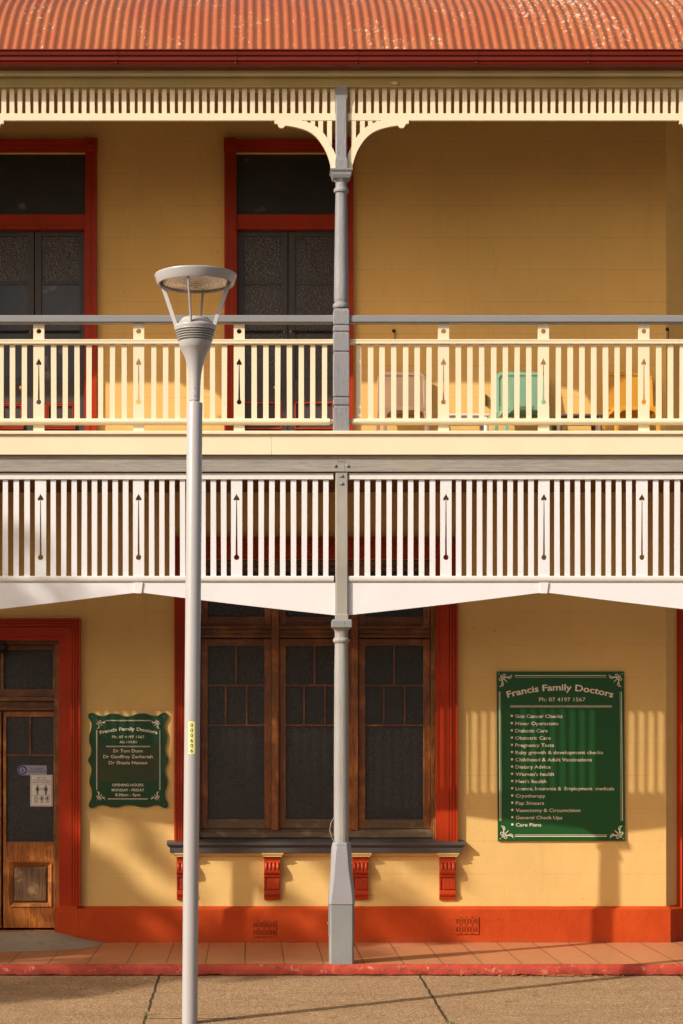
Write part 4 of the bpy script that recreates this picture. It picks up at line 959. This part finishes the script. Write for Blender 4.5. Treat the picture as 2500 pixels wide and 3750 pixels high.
def big_sign():
    Y = YW-.02; Yt = Y-.0012
    D = thing('clinic_sign', (X(2052, Y), YW, Z(3079, Y)), 'large rectangular green sign listing medical services, right of the window', 'sign')
    m = MB(); m.prism([(X(a, Y), Z(b, Y)) for a, b in ((1821, 3079.5), (2287, 3079), (2282.5, 2459), (1817, 2459))], Y, YW-.002); m.build('board', M_GREEN, D)
    m = MB()
    hline(m, 1883, 2218, 2474, 2.6, Y); hline(m, 1883, 2218, 2480, 1.1, Y); hline(m, 1883, 2220, 3062.5, 3, Y); hline(m, 1883, 2220, 3057, 1.3, Y)
    hline(m, 1865, 2238, 2588.5, 2.4, Y); hline(m, 1865, 2238, 2583.5, 1, Y)
    for x0, x1, w in ((1825.5, 1828.5, 2.4), (1830.5, 1833, 1.1), (2273, 2277.5, 2.4), (2268, 2272, 1.1)):
        m.add([(X(x0-w/2, Y), Y-.001, Z(2533, Y)), (X(x0+w/2, Y), Y-.001, Z(2533, Y)), (X(x1+w/2, Y), Y-.001, Z(3006, Y)), (X(x1-w/2, Y), Y-.001, Z(3006, Y))], [(3, 2, 1, 0)])
    m.build('border_line', M_LET, D)
    for cx, cy, fx, fy in ((1823, 2466, 1, 1), (2277, 2466, -1, 1), (1828, 3073, 1, -1), (2281, 3073, -1, -1)):
        m = MB(); corner_scroll(m, cx, cy, 52, fx, fy, Y, .002); m.build('corner_flourish', M_LET, D)
    m = MB(); write_arc(m, 'Francis Family Doctors', 1857, 2241, 2528, 2555, 24, Yt, .022); m.build('heading_lettering', M_LET, D)
    m = MB(); write(m, 'Ph: 07 4197 1567', 1972, 2141.5, 2561, 15, Yt, .004); m.build('phone_lettering', M_LET, D)
    rows = [('Skin Cancer Checks', 775), ('Minor Operations', 732), ('Diabetic Care', 614), ('Obstetric Care', 645), ('Pregnancy Tests', 682), ('Baby growth & development checks', 1225), ('Childhood & Adult Vaccinations', 1098), ('Dietary Advice', 643), ("Women's health", 681), ("Men's health", 598), ('Licence, Insurance &  Employment  medicals', 1347), ('Cryotherapy', 586), ('Pap Smears', 573), ('Vasectomy & Circumcision', 972), ('General Check Ups', 773), ('Care Plans', 541)]
    b = MB()
    for i, (t, e) in enumerate(rows):
        m = MB()
        yc = 2430+(580.5+79.9*i)/3.0154
        write(m, t, 1800+(254+.5*i)/3.0154, 1800+e/3.0154, yc, 13, Yt, .006); m.build('list_lettering', M_LET, D)
        b.add([(X(1871.8+.13*i+4.3*math.cos(2*math.pi*k/14), Y), Y-.001, Z(yc-1+4.3*math.sin(2*math.pi*k/14), Y)) for k in range(14)], [tuple(range(14))])
    b.build('bullet_points', M_LET, D)
big_sign()

def small_sign():
    Y = YW-.02; Yt = Y-.0012; k = 3.5636
    px = lambda x: 300+x/k; py = lambda y: 2580+y/k
    D = thing('opening_hours_sign', (X(470, Y), YW, Z(2960, Y)), 'small green sign with wavy edges and opening hours, between door and window', 'sign')
    top = [(85, 150), (95, 118), (130, 108), (170, 118), (205, 138), (250, 152), (300, 148), (350, 128), (400, 118), (450, 120), (500, 130), (550, 150), (605, 157), (660, 147), (710, 126), (760, 116), (820, 116), (870, 128), (910, 142), (960, 150), (1000, 142), (1040, 118), (1080, 106), (1112, 116), (1122, 145)]
    right = [(1118, 185), (1098, 225), (1080, 262), (1080, 300), (1095, 350), (1113, 395), (1112, 440), (1106, 490), (1092, 540), (1088, 600), (1100, 650), (1122, 700), (1126, 735), (1112, 775), (1092, 820), (1085, 870), (1095, 920), (1115, 970), (1118, 1020), (1108, 1070), (1090, 1120), (1085, 1180), (1095, 1230), (1118, 1275), (1126, 1315)]
    bot = [(1112, 1345), (1080, 1352), (1040, 1335), (1000, 1316), (950, 1312), (900, 1328), (840, 1342), (770, 1338), (700, 1322), (640, 1312), (590, 1310), (530, 1322), (470, 1340), (390, 1342), (330, 1325), (280, 1312), (220, 1312), (180, 1335), (140, 1353), (105, 1345), (90, 1318)]
    left = [(100, 1280), (125, 1235), (135, 1180), (130, 1110), (112, 1060), (100, 1010), (105, 960), (122, 910), (130, 850), (120, 800), (98, 765), (84, 735), (92, 700), (118, 660), (128, 600), (118, 545), (100, 500), (98, 440), (100, 400), (118, 350), (130, 290), (130, 240), (108, 200), (90, 175)]
    pts = [(X(px(x), Y), Z(py(y), Y)) for x, y in top+right+bot+left]
    m = MB(); m.prism(pts[::-1], Y, YW-.002); m.build('board', M_GREEND, D)
    m = MB(); m.box(X(px(212), Y), X(px(1000), Y), Y-.0006, Y+.0003, Z(py(1004), Y), Z(py(549), Y)); m.build('name_panel', M_OLIVE, D)
    m = MB()
    for a, b, y in ((325, 900, 209), (318, 898, 547), (343, 865, 1232)): hline(m, px(a), px(b), py(y)-.8, 1.8, Y-.0006); hline(m, px(a), px(b), py(y)+1.9, .8, Y-.0006)
    for x in (195, 1024): vline(m, px(x), py(335), py(1115), 1.8, Y-.0006); vline(m, px(x-(-9 if x < 500 else 9)), py(335), py(1115), .8, Y-.0006)
    m.build('border_line', M_LET, D)
    for cx, cy, fx, fy in ((193, 200, 1, 1), (1028, 200, -1, 1), (190, 1250, 1, -1), (1022, 1250, -1, -1)):
        m = MB(); corner_scroll(m, px(cx), py(cy), 34, fx, fy, Y, .002); m.build('corner_flourish', M_LET, D)
    m = MB(); write_arc(m, 'Francis Family Doctors', px(242), px(984), py(338), py(387), 12.5, Yt, .022); m.build('heading_lettering', M_LET, D)
    for t, a, b, c, h, bo in (('Ph: 07 4197 1567', 398, 820, 422, 10, .008), ('ALL HOURS', 495, 727, 488, 9, .01), ('Dr Tom Dunn', 415, 796, 603, 12, .008), ('Dr Geoffrey Zachariah', 283, 927, 678, 12, .008), ('Dr Shazia Hassan', 355, 856, 757, 12, .008), ('OPENING HOURS', 398, 806, 1049, 10, .014), ('MONDAY - FRIDAY', 393, 817, 1115, 10, .014), ('8:30am - 5pm', 440, 765, 1177, 10, .010)):
        m = MB(); write(m, t, px(a), px(b), py(c), h, Yt-.0006, bo); m.build('lettering', M_LET, D)
    m = MB()
    for x, y in ((134, 160), (1066, 161), (140, 1310), (1076, 1304)): dome(m, X(px(x), Y), Y, Z(py(y), Y), .0045, 10)
    m.build('screw', M_SHEATH, D)
small_sign()

# papers stuck on the entrance door glass
Yg = YW+.12+.022
def sticker():
    Y = Yg-.0015; k = 2.7353
    px = lambda x: x/k; py = lambda y: 2600+y/k
    D = thing('practice_sticker', (X(118, Y), Yg, Z(2840, Y)), 'narrow lilac sticker with a round violet emblem above the poster', 'sticker')
    m = MB(); m.prism([(X(px(a), Y), Z(py(b), Y)) for a, b in ((225, 655), (470, 648), (470, 556), (225, 553))]+[], Y, Y+.001); m.prism(circle(X(px(228), Y), Z(py(604), Y), 18.2/S(Y), 28), Y-.0002, Y+.0008); m.build('backing', M_STICK, D)
    m = MB(); c = (X(px(228), Y), Z(py(604), Y)); m.prism(circle(*c, 16.8/S(Y), 28), Y-.0008, Y-.0003, [circle(*c, 11.2/S(Y), 28)]); m.build('emblem_ring', M_BLUE, D)
    m = MB(); write(m, 'A', px(213), px(245), py(604), 14, Y-.001, .02); m.build('emblem_letter', M_INK, D)
    m = MB(); write(m, 'Accredited', px(310), px(432), py(589), 7, Y-.001, .01); write(m, 'General Practice', px(281), px(461), py(615), 7, Y-.001, .01); m.build('lettering', M_BLUE, D)
sticker()
def poster():
    Y = Yg-.0035; k = 2.7353
    px = lambda x: x/k; py = lambda y: 2600+y/k
    D = thing('distance_poster', (X(153, Y), Yg, Z(2953, Y)), 'grey poster with two standing figures, on the entrance door glass', 'poster')
    m = MB(); m.box(X(px(307), Y), X(px(529), Y), Y, Y+.0008, Z(py(965), Y), Z(py(650), Y)); m.build('sheet', M_PAPER, D)
    m = MB(); Yt = Y-.0005
    a, b, c, d = 316, 520, 660, 955
    hline(m, px(a), px(b), py(c), .9, Yt); hline(m, px(a), px(b), py(d), .9, Yt); vline(m, px(a), py(c), py(d), .9, Yt); vline(m, px(b), py(c), py(d), .9, Yt); hline(m, px(a), px(b), py(857), .9, Yt)
    m.build('border_line', M_INK, D)
    m = MB(); write(m, 'KEEP YOUR', px(372), px(466), py(680), 5.2, Yt, .012); write(m, 'DISTANCE AND HELP', px(336), px(505), py(703), 5.2, Yt, .012); write(m, 'PREVENT THE SPREAD', px(328), px(513), py(725), 5.2, Yt, .012)
    write(m, 'WHEREVER POSSIBLE', px(328), px(513), py(743), 2.6, Yt); write(m, '1.5m', px(403), px(441), py(785), 5.5, Yt, .01); m.build('lettering', M_INK, D)
    m = MB()
    for cx in (379, 463):
        m.add([(X(px(cx)+3.2*math.cos(2*math.pi*i/12), Yt), Yt, Z(py(763)+3.2*math.sin(2*math.pi*i/12), Yt)) for i in range(12)], [tuple(range(12))])
        for x0, x1, y0, y1 in ((-9, 9, 774, 812), (-17, -11, 776, 812), (11, 17, 776, 812), (-9, -1.5, 812, 850), (1.5, 9, 812, 850)):
            m.box(X(px(cx+x0), Yt), X(px(cx+x1), Yt), Yt-.0003, Yt+.0003, Z(py(y1), Yt), Z(py(y0), Yt))
    hline(m, px(402), px(444), py(802), .9, Yt)
    for cx in (365, 422, 478):
        c = (X(px(cx), Yt), Z(py(887), Yt)); m.prism(circle(*c, 8/S(Yt), 20), Yt-.0003, Yt+.0002, [circle(*c, 6.4/S(Yt), 20)])
        vline(m, px(cx), py(875), py(899), 2.4 if cx == 365 else 6, Yt)
        for y in (918, 928): hline(m, px(cx-20), px(cx+20), py(y), 1.2, Yt)
    m.build('pictogram', M_INK, D)
poster()
# black dome fixture over the entrance
m = MB(); Yd = YW+.03; cx, cz = X(2, Yd), Z(2362, Yd)
m.loft([[(cx+r*math.cos(2*math.pi*k/20), Yd+r*math.sin(2*math.pi*k/20), z) for k in range(20)] for r, z in ((.066, cz+.012), (.073, cz), (.073, cz-.025), (.064, cz-.05), (.045, cz-.068), (.015, cz-.078))])
o = m.build('dome_camera', M_BLACK, None, smooth=True, origin=(cx, Yd, cz)); tag(o, 'black dome shaped fixture hanging over the entrance door at the left', 'camera')
# hooks and a small bracket on the upper wall
def hook(px, py, label):
    xc, zc = X(px, YW), Z(py, YW)
    D = thing('door_hook', (xc, YW, zc), label, 'hook', 'iron door hooks on the upper wall')
    m = MB(); m.loft([[(xc+r*math.cos(2*math.pi*k/12), YW+y, zc+r*math.sin(2*math.pi*k/12)) for k in range(12)] for r, y in ((.017, .002), (.017, -.008), (.009, -.02), (.003, -.024))]); m.build('rosette', M_BLACK, D)
    m = MB(); m.tube([(xc, YW-.02, zc), (xc+.008, YW-.022, zc-.01), (xc+.009, YW-.015, zc-.07), (xc+.004, YW-.015, zc-.10)], .0042, 6); m.build('shank', M_BLACK, D)
hook(1440, 1212, 'black iron hook on the upper wall just right of the post')
hook(2441, 1206, 'black iron hook at the far right corner of the upper wall')
m = MB(); xc = X(1776, YW); m.box(xc-.006, xc+.006, YW-.022, YW+.002, Z(1486, YW), Z(1446, YW)); m.box(xc-.006, xc+.012, YW-.026, YW-.022, Z(1486, YW), Z(1450, YW))
o = m.build('wall_bracket', M_OLIVE, None, bevel=.001, origin=(xc, YW, Z(1466, YW))); tag(o, 'small dull upright bracket on the upper wall between the taupe and mint chairs', 'bracket')

# ---- chairs and low tables on the upper verandah
def chair(px, mat, name_col, label):
    zf = 4.492; Yfr = 1.20; xc = X(px, Yfr); Ybk = 1.62
    D = thing('perforated_chair', (xc, 1.42, zf), label, 'chair', 'perforated plastic chairs along the upper wall')
    sh = zf+.415; hw = .205
    m = MB()   # seat: rim and lattice
    m.box(xc-hw, xc+hw, Yfr, Yfr+.03, sh-.034, sh); m.box(xc-hw, xc-hw+.03, Yfr+.03, Ybk-.03, sh-.034, sh); m.box(xc+hw-.03, xc+hw, Yfr+.03, Ybk-.03, sh-.034, sh); m.box(xc-hw, xc+hw, Ybk-.03, Ybk, sh-.034, sh)
    for sg in (-1, 1):   # arched front apron corners
        pts = [(xc+sg*(hw-.0), sh-.034)]+[(xc+sg*(hw-.03-.045*(1-math.cos(a))), sh-.034-.055*(1-math.sin(a))) for a in [math.pi/2*(1-i/6) for i in range(7)]][::-1]+[]
        q = [(xc+sg*hw, sh-.034), (xc+sg*hw, sh-.10), (xc+sg*(hw-.035), sh-.10), (xc+sg*(hw-.04), sh-.07), (xc+sg*(hw-.055), sh-.05), (xc+sg*(hw-.085), sh-.038), (xc+sg*(hw-.12), sh-.034)]
        m.prism(q if sg < 0 else q[::-1], Yfr+.001, Yfr+.03)
    m.build('seat_frame', mat, D, bevel=.004)
    m = MB(); n = 22
    def lattice(m, P, w, h, pitch, t):
        """criss-cross lattice inside a w x h rectangle; P maps (u, v) to space"""
        k = int((w+h)/pitch)+1
        for i in range(1, k):
            c = i*pitch
            u0 = max(0, c-h); v0 = c-u0; u1 = min(w, c); v1 = c-u1
            m.bar(P(u0, min(v0, h)), P(u1, v1), t, t)
            m.bar(P(w-u0, min(v0, h)), P(w-u1, v1), t, t)
    lattice(m, lambda u, v: (xc-hw+.03+u, Yfr+.03+v, sh-.01), 2*hw-.06, Ybk-Yfr-.06, .0165, .0058)
    m.build('seat_lattice', mat, D)
    # back: leaning frame with rounded shoulders and lattice
    zb, zt = sh-.0, zf+.795; lean = .05
    def BP(u, z): return (xc+u, Ybk+.0+lean*(z-zb)/(zt-zb), z)
    m = MB(); bw = .215
    outer = [BP(-bw, zb)]+[BP(-bw+.004, zt-.05)]+[BP(-bw+.045*(1-math.cos(a))+.004, zt-.05+.05*math.sin(a)) for a in (.5, 1.0, 1.45)]+[BP(bw-.045*(1-math.cos(a))-.004, zt-.05+.05*math.sin(a)) for a in (1.45, 1.0, .5)]+[BP(bw-.004, zt-.05), BP(bw, zb)]
    for a, b in zip(outer, outer[1:]): m.bar(a, b, .034, .03)
    m.bar(BP(-bw, zb+.05), BP(bw, zb+.05), .03, .022); m.build('back_frame', mat, D, bevel=.004, smooth=True)
    m = MB(); lattice(m, lambda u, v: BP(-bw+.016+u, zb+.06+v), 2*bw-.032, zt-zb-.075, .0165, .0062); m.build('back_lattice', mat, D)
    for sx in (-1, 1):
        m = MB(); m.bar((xc+sx*(hw-.018), Yfr+.015, sh-.034), (xc+sx*(hw-.012), Yfr-.005, zf), .036, .03); m.build('leg', mat, D, bevel=.005)
        m = MB(); m.bar((xc+sx*(bw-.002), Ybk+.0, sh+.02), (xc+sx*(bw+.028), Ybk+.09, zf), .036, .03); m.build('leg', mat, D, bevel=.005)
chair(1484, M_CH1, 'taupe', 'taupe plastic chair with a perforated back, nearest the grey post')
chair(1928, M_CH2, 'mint', 'mint green plastic chair with a perforated back behind the balustrade')
chair(2333, M_CH3, 'mustard', 'mustard yellow plastic chair with a perforated back, farthest right')
def low_table(px, mt, ml, label):
    zf = 4.492; Yfr = 1.18; xc = X(px, Yfr); h = .345; hw = .205
    D = thing('low_table', (xc, Yfr+.2, zf), label, 'table', 'low tables between the chairs')
    m = MB(); m.box(xc-hw, xc+hw, Yfr, Yfr+.40, zf+h-.018, zf+h); m.box(xc-hw+.03, xc+hw-.03, Yfr+.02, Yfr+.38, zf+h-.05, zf+h-.018); m.build('top', mt, D, bevel=.004)
    m = MB(); m.box(xc-hw+.03, xc+hw-.03, Yfr+.022, Yfr+.37, zf+.15, zf+.175); m.build('underside_shade', M_TBROWN, D, bevel=.004)  # added brown board stands for the shaded underside of the top
    for sx in (-1, 1):
        for y in (Yfr+.03, Yfr+.36):
            m = MB(); m.tube([(xc+sx*(hw-.024), y, zf+h-.02), (xc+sx*(hw-.02), y, zf)], .021, 12); m.build('leg', ml, D, smooth=True)
low_table(1706, M_TWHITE, M_TWHITE, 'low white table between the taupe and mint chairs')
low_table(2123, M_TDARK, M_TDARK, 'low dark grey table between the mint and mustard chairs')

# ================================================================ the street lamp
YL = -2.36
def street_lamp():
    s = S(YL); X0 = X(696, YL); zb = Z(3747, YL); tilt = (X(714.5, YL)-X0)/(Z(1475, YL)-zb); cy = YL
    cx = lambda z: X0+tilt*(z-zb)
    D = thing('street_lamp', (X0, cy, zb), 'tall pale grey street lamp with a ring shaped head on four struts', 'street lamp')
    P = lambda L: [(r/2/s, Z(py, YL)) for r, py in L]
    def lat(prof, n=48, cap=True):
        m = MB(); z0 = prof[0][1]; m.lathe(prof, cx(z0), cy, n, cap, tilt); return m
    lat(P([(57, 3752), (57, 2600), (57, 1480), (54, 1476), (42, 1474)])).build('pole', M_LAMP, D, smooth=True)
    lat(P([(34, 1476), (34, 1468), (39.5, 1467), (40.5, 1430), (42.5, 1395), (47, 1370), (56, 1345), (72, 1315), (93, 1292), (110, 1276), (111.5, 1275), (120, 1258), (123, 1252)])).build('cone', M_LAMP, D, smooth=True)
    rib = [(123, 1252)]
    for i in range(5):
        y = 1250-i*8.2; w = 127+i*5.2; rib += [(w-18, y), (w-18, y-4.0), (w+2, y-4.6), (w+3, y-7.0)]
    rib += [(150, 1209), (152, 1207), (157, 1198), (156, 1196)]
    lat(P(rib)).build('cooling_ribs', M_LAMP, D, smooth=True)
    lat(P([(156, 1196), (140, 1190), (118, 1180), (112, 1176), (110, 1174), (107, 1174), (104, 1170), (96, 1166), (92, 1165.5), (60, 1164)])).build('shoulder', M_LAMP, D, smooth=True)
    # ring
    Rz = lambda py: Z(py, YL)
    prof = [(262, 1040), (278, 1043), (282, 1040), (301, 1013), (302, 1011), (300, 1008), (294, 1007), (262, 1010), (256, 1022)]
    m = MB(); n = 64; rings = []
    for k_ in range(n):
        a = 2*math.pi*k_/n; rings.append([(cx(Rz(py))+r/2/s*math.cos(a), cy+r/2/s*math.sin(a), Rz(py)) for r, py in prof])
    kk = len(prof); vs = [p for r in rings for p in r]
    m.add(vs, [(i*kk+j, ((i+1) % n)*kk+j, ((i+1) % n)*kk+(j+1) % kk, i*kk+(j+1) % kk) for i in range(n) for j in range(kk)])
    m.build('ring', M_LAMP, D, smooth=True)
    lz = Rz(1036); m = MB(); pr = [(3, 1062), (16, 1060), (50, 1052), (100, 1043), (160, 1038), (242, 1036), (250, 1030), (250, 1014), (4, 1012)]
    m.lathe([(r/2/s, Rz(py)) for r, py in pr], cx(lz), cy, 56, True, tilt); m.build('lens', M_LENS, D, smooth=True, origin=(cx(lz), cy, lz))
    a0 = math.radians(-90-11)
    for k_ in range(4):
        a = a0+k_*math.pi/2; zt, zb2 = Rz(1034), Rz(1203)
        ct, cb = cx(zt), cx(zb2); rt, rb = 133/s, 72/s
        dr = Vector((math.cos(a), math.sin(a), 0)); tn = Vector((-math.sin(a), math.cos(a), 0))*.0062
        A = Vector((cb, cy, zb2))+dr*(rb-.024); B = Vector((cb, cy, zb2))+dr*(rb+.006); C_ = Vector((ct, cy, zt))+dr*(rt+.004); E = Vector((ct, cy, zt))+dr*(rt-.028)
        m = MB(); m.add([p+q for q in (-tn, tn) for p in (A, B, C_, E)], [(3,2,1,0),(4,5,6,7),(0,1,5,4),(1,2,6,5),(2,3,7,6),(3,0,4,7)]); m.build('strut', M_LAMP, D, bevel=.002)
    # number plate wrapped on the pole
    R = 57/2/s
    def wrap(px, py, off):
        x = X(px, YL); z = Z(py, YL); c = cx(z); d = max(-.98, min(.98, (x-c)/R)); return (c+(R+off)*d, cy-math.sqrt(1-d*d)*(R+off), z)
    m = MB(); nx_, x0, x1, y0, y1 = 12, 692, 716.5, 2643, 2761; vs = []
    for j, y in enumerate((y0, y0+2, y1-2, y1)):
        inset = 1.5 if j in (0, 3) else 0
        for i in range(nx_+1): vs.append(wrap(x0+inset+(x1-x0-2*inset)*i/nx_, y, .0012))
    m.add(vs, [((j+1)*(nx_+1)+i, (j+1)*(nx_+1)+i+1, j*(nx_+1)+i+1, j*(nx_+1)+i) for j in range(3) for i in range(nx_)]); pl = m.build('number_plate', M_YEL, D, smooth=True)
    m = MB()
    for i, chx in enumerate('000606'):
        vs, fs = glyphs(chx, .02); xa = min(v[0] for v in vs); xb = max(v[0] for v in vs); pc = 2655.5+i*18.6
        m.add([wrap(699.2+(x-xa)/(xb-xa)*9.6, pc+7-y/.729*14, .002) for x, y in vs], fs)
    m.build('digits', M_INK, pl)
    m = MB()
    for py in (1426, 1454): dome(m, cx(Z(py, YL))+.002, cy-40/2/s-.0005, Z(py, YL), .0036, 8)
    m.build('screw', M_INK, D)
street_lamp()

# ================================================================ litter, weeds and the tree whose shade dapples the front
m = MB(); rng = random.Random(3)
def leafq(x, y, z, r, rg):
    a = rg.uniform(0, 6.28); t = rg.uniform(-.8, .8); u = Vector((math.cos(a), math.sin(a), t*.5))*r; v = Vector((-math.sin(a), math.cos(a), rg.uniform(-.6, .6)))*r*.5; c = Vector((x, y, z+r*.25))
    m.add([c-u, c-u*.3+v, c+u*.5+v*.8, c+u, c+u*.4-v, c-u*.4-v*.9], [(0, 1, 2, 3, 4, 5)])
for i in range(230):
    t = rng.gauss(.35, .28); x = X(1895, 0)+t*.95
    leafq(x, -.035-abs(rng.gauss(0, .02)), -.088, rng.uniform(.006, .018), rng)
for i in range(60): leafq(rng.uniform(-2, 3.4), -.035-abs(rng.gauss(0, .02)), -.09, rng.uniform(.004, .009), rng)
o = m.build('leaf_litter', M_LEAFD); tag(o, 'dry brown leaves gathered along the foot of the red kerb', 'leaves', kind='stuff')
def weed(px, py, n, h, label):
    s_ = (py-VY)/(ZC+.135); x0 = (px-VX)/s_; y0 = FPX/s_-D0; z0 = -.092+.049/2.36*y0
    mm = MB(); rg = random.Random(int(px))
    for i in range(n):
        a = rg.uniform(0, 6.28); l = h*rg.uniform(.5, 1.1); b = rg.uniform(.3, 1.1)*l; dx, dy = math.cos(a), math.sin(a); sx, sy = rg.gauss(0, .012), rg.gauss(0, .02); w = .0022
        p = [(x0+sx+dx*b*t, y0+sy+dy*b*t, z0+l*(t-.45*t*t)) for t in (0, .4, .75, 1)]
        vs = [(q[0]-dy*w*(1-t), q[1]+dx*w*(1-t), q[2]) for q, t in zip(p, (0, .3, .7, .95))]+[(q[0]+dy*w*(1-t), q[1]-dx*w*(1-t), q[2]) for q, t in zip(p, (0, .3, .7, .95))]
        mm.add(vs, [(j, j+1, j+5, j+4) for j in range(3)])
    o = mm.build('grass_tuft', M_WEED, None, origin=(x0, y0, z0)); tag(o, label, 'grass tuft', 'grass tufts in the footpath joints')
weed(1648, 3746, 46, .05, 'small green grass tuft in the joint at the right of the bottom edge')
weed(541, 3718, 34, .06, 'straw coloured grass tuft in the joint left of the street lamp')

def tree():
    rg = random.Random(21); bx, by = -16.8, -7.0
    D = thing('street_tree', (bx, by, -.1), 'leafy street tree on the near footpath, outside the picture at the left', 'tree')
    m = MB(); m.tube([(bx, by, -.15), (bx+.05, by, 1.5), (bx-.08, by+.05, 3.2), (bx+.05, by, 4.6), (bx+.1, by, 7.4)], [.24, .19, .16, .13, .05], 12)
    for i in range(11):
        a = i*2.4; z0 = 3.2+i*.42; l = rg.uniform(1.6, 2.6); p0 = Vector((bx, by, z0)); d = Vector((math.cos(a), math.sin(a), rg.uniform(.5, 1.1))).normalized()
        m.tube([p0, p0+d*l*.5+Vector((0, 0, .1)), p0+d*l+Vector((0, 0, .35))], [.07, .045, .015], 7)
    m.build('trunk', M_BARK, D, smooth=True)
    m = MB(); n = 0
    clus = []
    while len(clus) < TREE_N:
        p = Vector((rg.uniform(-1, 1), rg.uniform(-1, 1), rg.uniform(-1, 1)))
        if p.length > 1+.12*rg.random(): continue
        q = Vector((bx+p.x*TRX, by+p.y*2.6, TZC+p.z*TRZ))
        clus.append((q, rg.uniform(.3, .62)))
    # openings in the foliage, each along the sunbeam that reaches the given spot on the front
    gaps = [(Vector((X(px, YW), YW, Z(py, YW))), rr) for px, py, rr in ((335, 3065, .15), (425, 3035, .11), (465, 3135, .13), (520, 3190, .14), (572, 3240, .15), (625, 3040, .15), (650, 3110, .12), (120, 3125, .15), (60, 3215, .17), (135, 3255, .14), (15, 3300, .14), (90, 3350, .10),
            (780, 3190, .2), (850, 3260, .2), (1090, 3190, .24), (1160, 3260, .24), (615, 3425, .11), (835, 3350, .13), (1140, 3390, .14), (700, 3330, .10), (1000, 3350, .10), (980, 3210, .10))]
    for q, r in clus+TREE_EXTRA:
        for i in range(int(200*r*r/.16)):
            d = Vector((rg.gauss(0, 1), rg.gauss(0, 1), rg.gauss(0, .8))).normalized()*r*rg.random()**.4; c = q+d
            if any((c-g0).cross(LD).length < gr*.78 for g0, gr in gaps): continue
            u = Vector((rg.gauss(0, 1), rg.gauss(0, 1), rg.gauss(0, .6))).normalized(); v = u.cross(Vector((rg.gauss(0, 1), rg.gauss(0, 1), rg.gauss(0, 1)))).normalized(); l = rg.uniform(.05, .10)
            m.add([c-u*l, c+v*l*.45, c+u*l, c-v*l*.45], [(0, 1, 2, 3)])
    m.build('crown', M_LEAF, D)
def shade_to(px, py, Y, r):
    """centre of a leaf cluster in the tree's depth (Y = -7) that shades the given spot on the front"""
    p = Vector((X(px, Y), Y, Z(py, Y))); k = (Y+7.0)/LD.y
    return (p-LD*k, r)
TREE_N, TRX, TRZ, TZC = 150, 4.2, 3.7, 8.9
TREE_EXTRA = []
_r = random.Random(5)
for n_, xa, xb, za, zb_e, r0, r1 in ((13, -13.7, -12.6, 10.85, 11.6, .12, .24), (10, -15.9, -14.2, 9.85, 10.35, .18, .3), (8, -15.65, -15.0, 10.4, 11.6, .2, .3), (16, -13.4, -11.6, 9.2, 10.6, .16, .34), (6, -13.2, -11.8, 7.2, 8.8, .1, .2)):
    for i in range(n_): TREE_EXTRA.append((Vector((_r.uniform(xa, xb), -7+_r.uniform(-.3, .3), _r.uniform(za, zb_e))), _r.uniform(r0, r1)))
tree()

def unseen_shop_row():  # added out of view: screens low sky, gives bounce and reflections
    D = thing('unseen_shop_row', (0, -25, -.4), 'unseen low brick row added behind the viewpoint to cut sky light and give bounce', 'building')
    m = MB()
    x0, x1, y0, y1, z0, z1 = -45, 45, -33, -25, -.4, 4.6
    m.box(x0, x1, y0, y1-.3, z0, z1); xs = x0
    wins = [(-40+10*i, -36.5+10*i) for i in range(9)]
    for a, b in wins: m.box(xs, a, y1-.3, y1, z0, z1); m.box(a, b, y1-.3, y1, z0, .6); m.box(a, b, y1-.3, y1, 3.0, z1); xs = b
    m.box(xs, x1, y1-.3, y1, z0, z1); m.build('wall', M_BRICK, D)
    m = MB(); m.box(x0-.1, x1+.1, y1, y1+.12, z1-.5, z1+.1); m.build('parapet', M_CONC, D)
    for a, b in wins: m = MB(); m.box(a, b, y1-.2, y1-.15, .6, 3.0); m.build('shop_window', M_GLASST, D)
M_BRICK = paint('dark_red_brick', (.20, .10, .06), .85, .2, (1, 1, 4), 12, .5, .01)
unseen_shop_row()
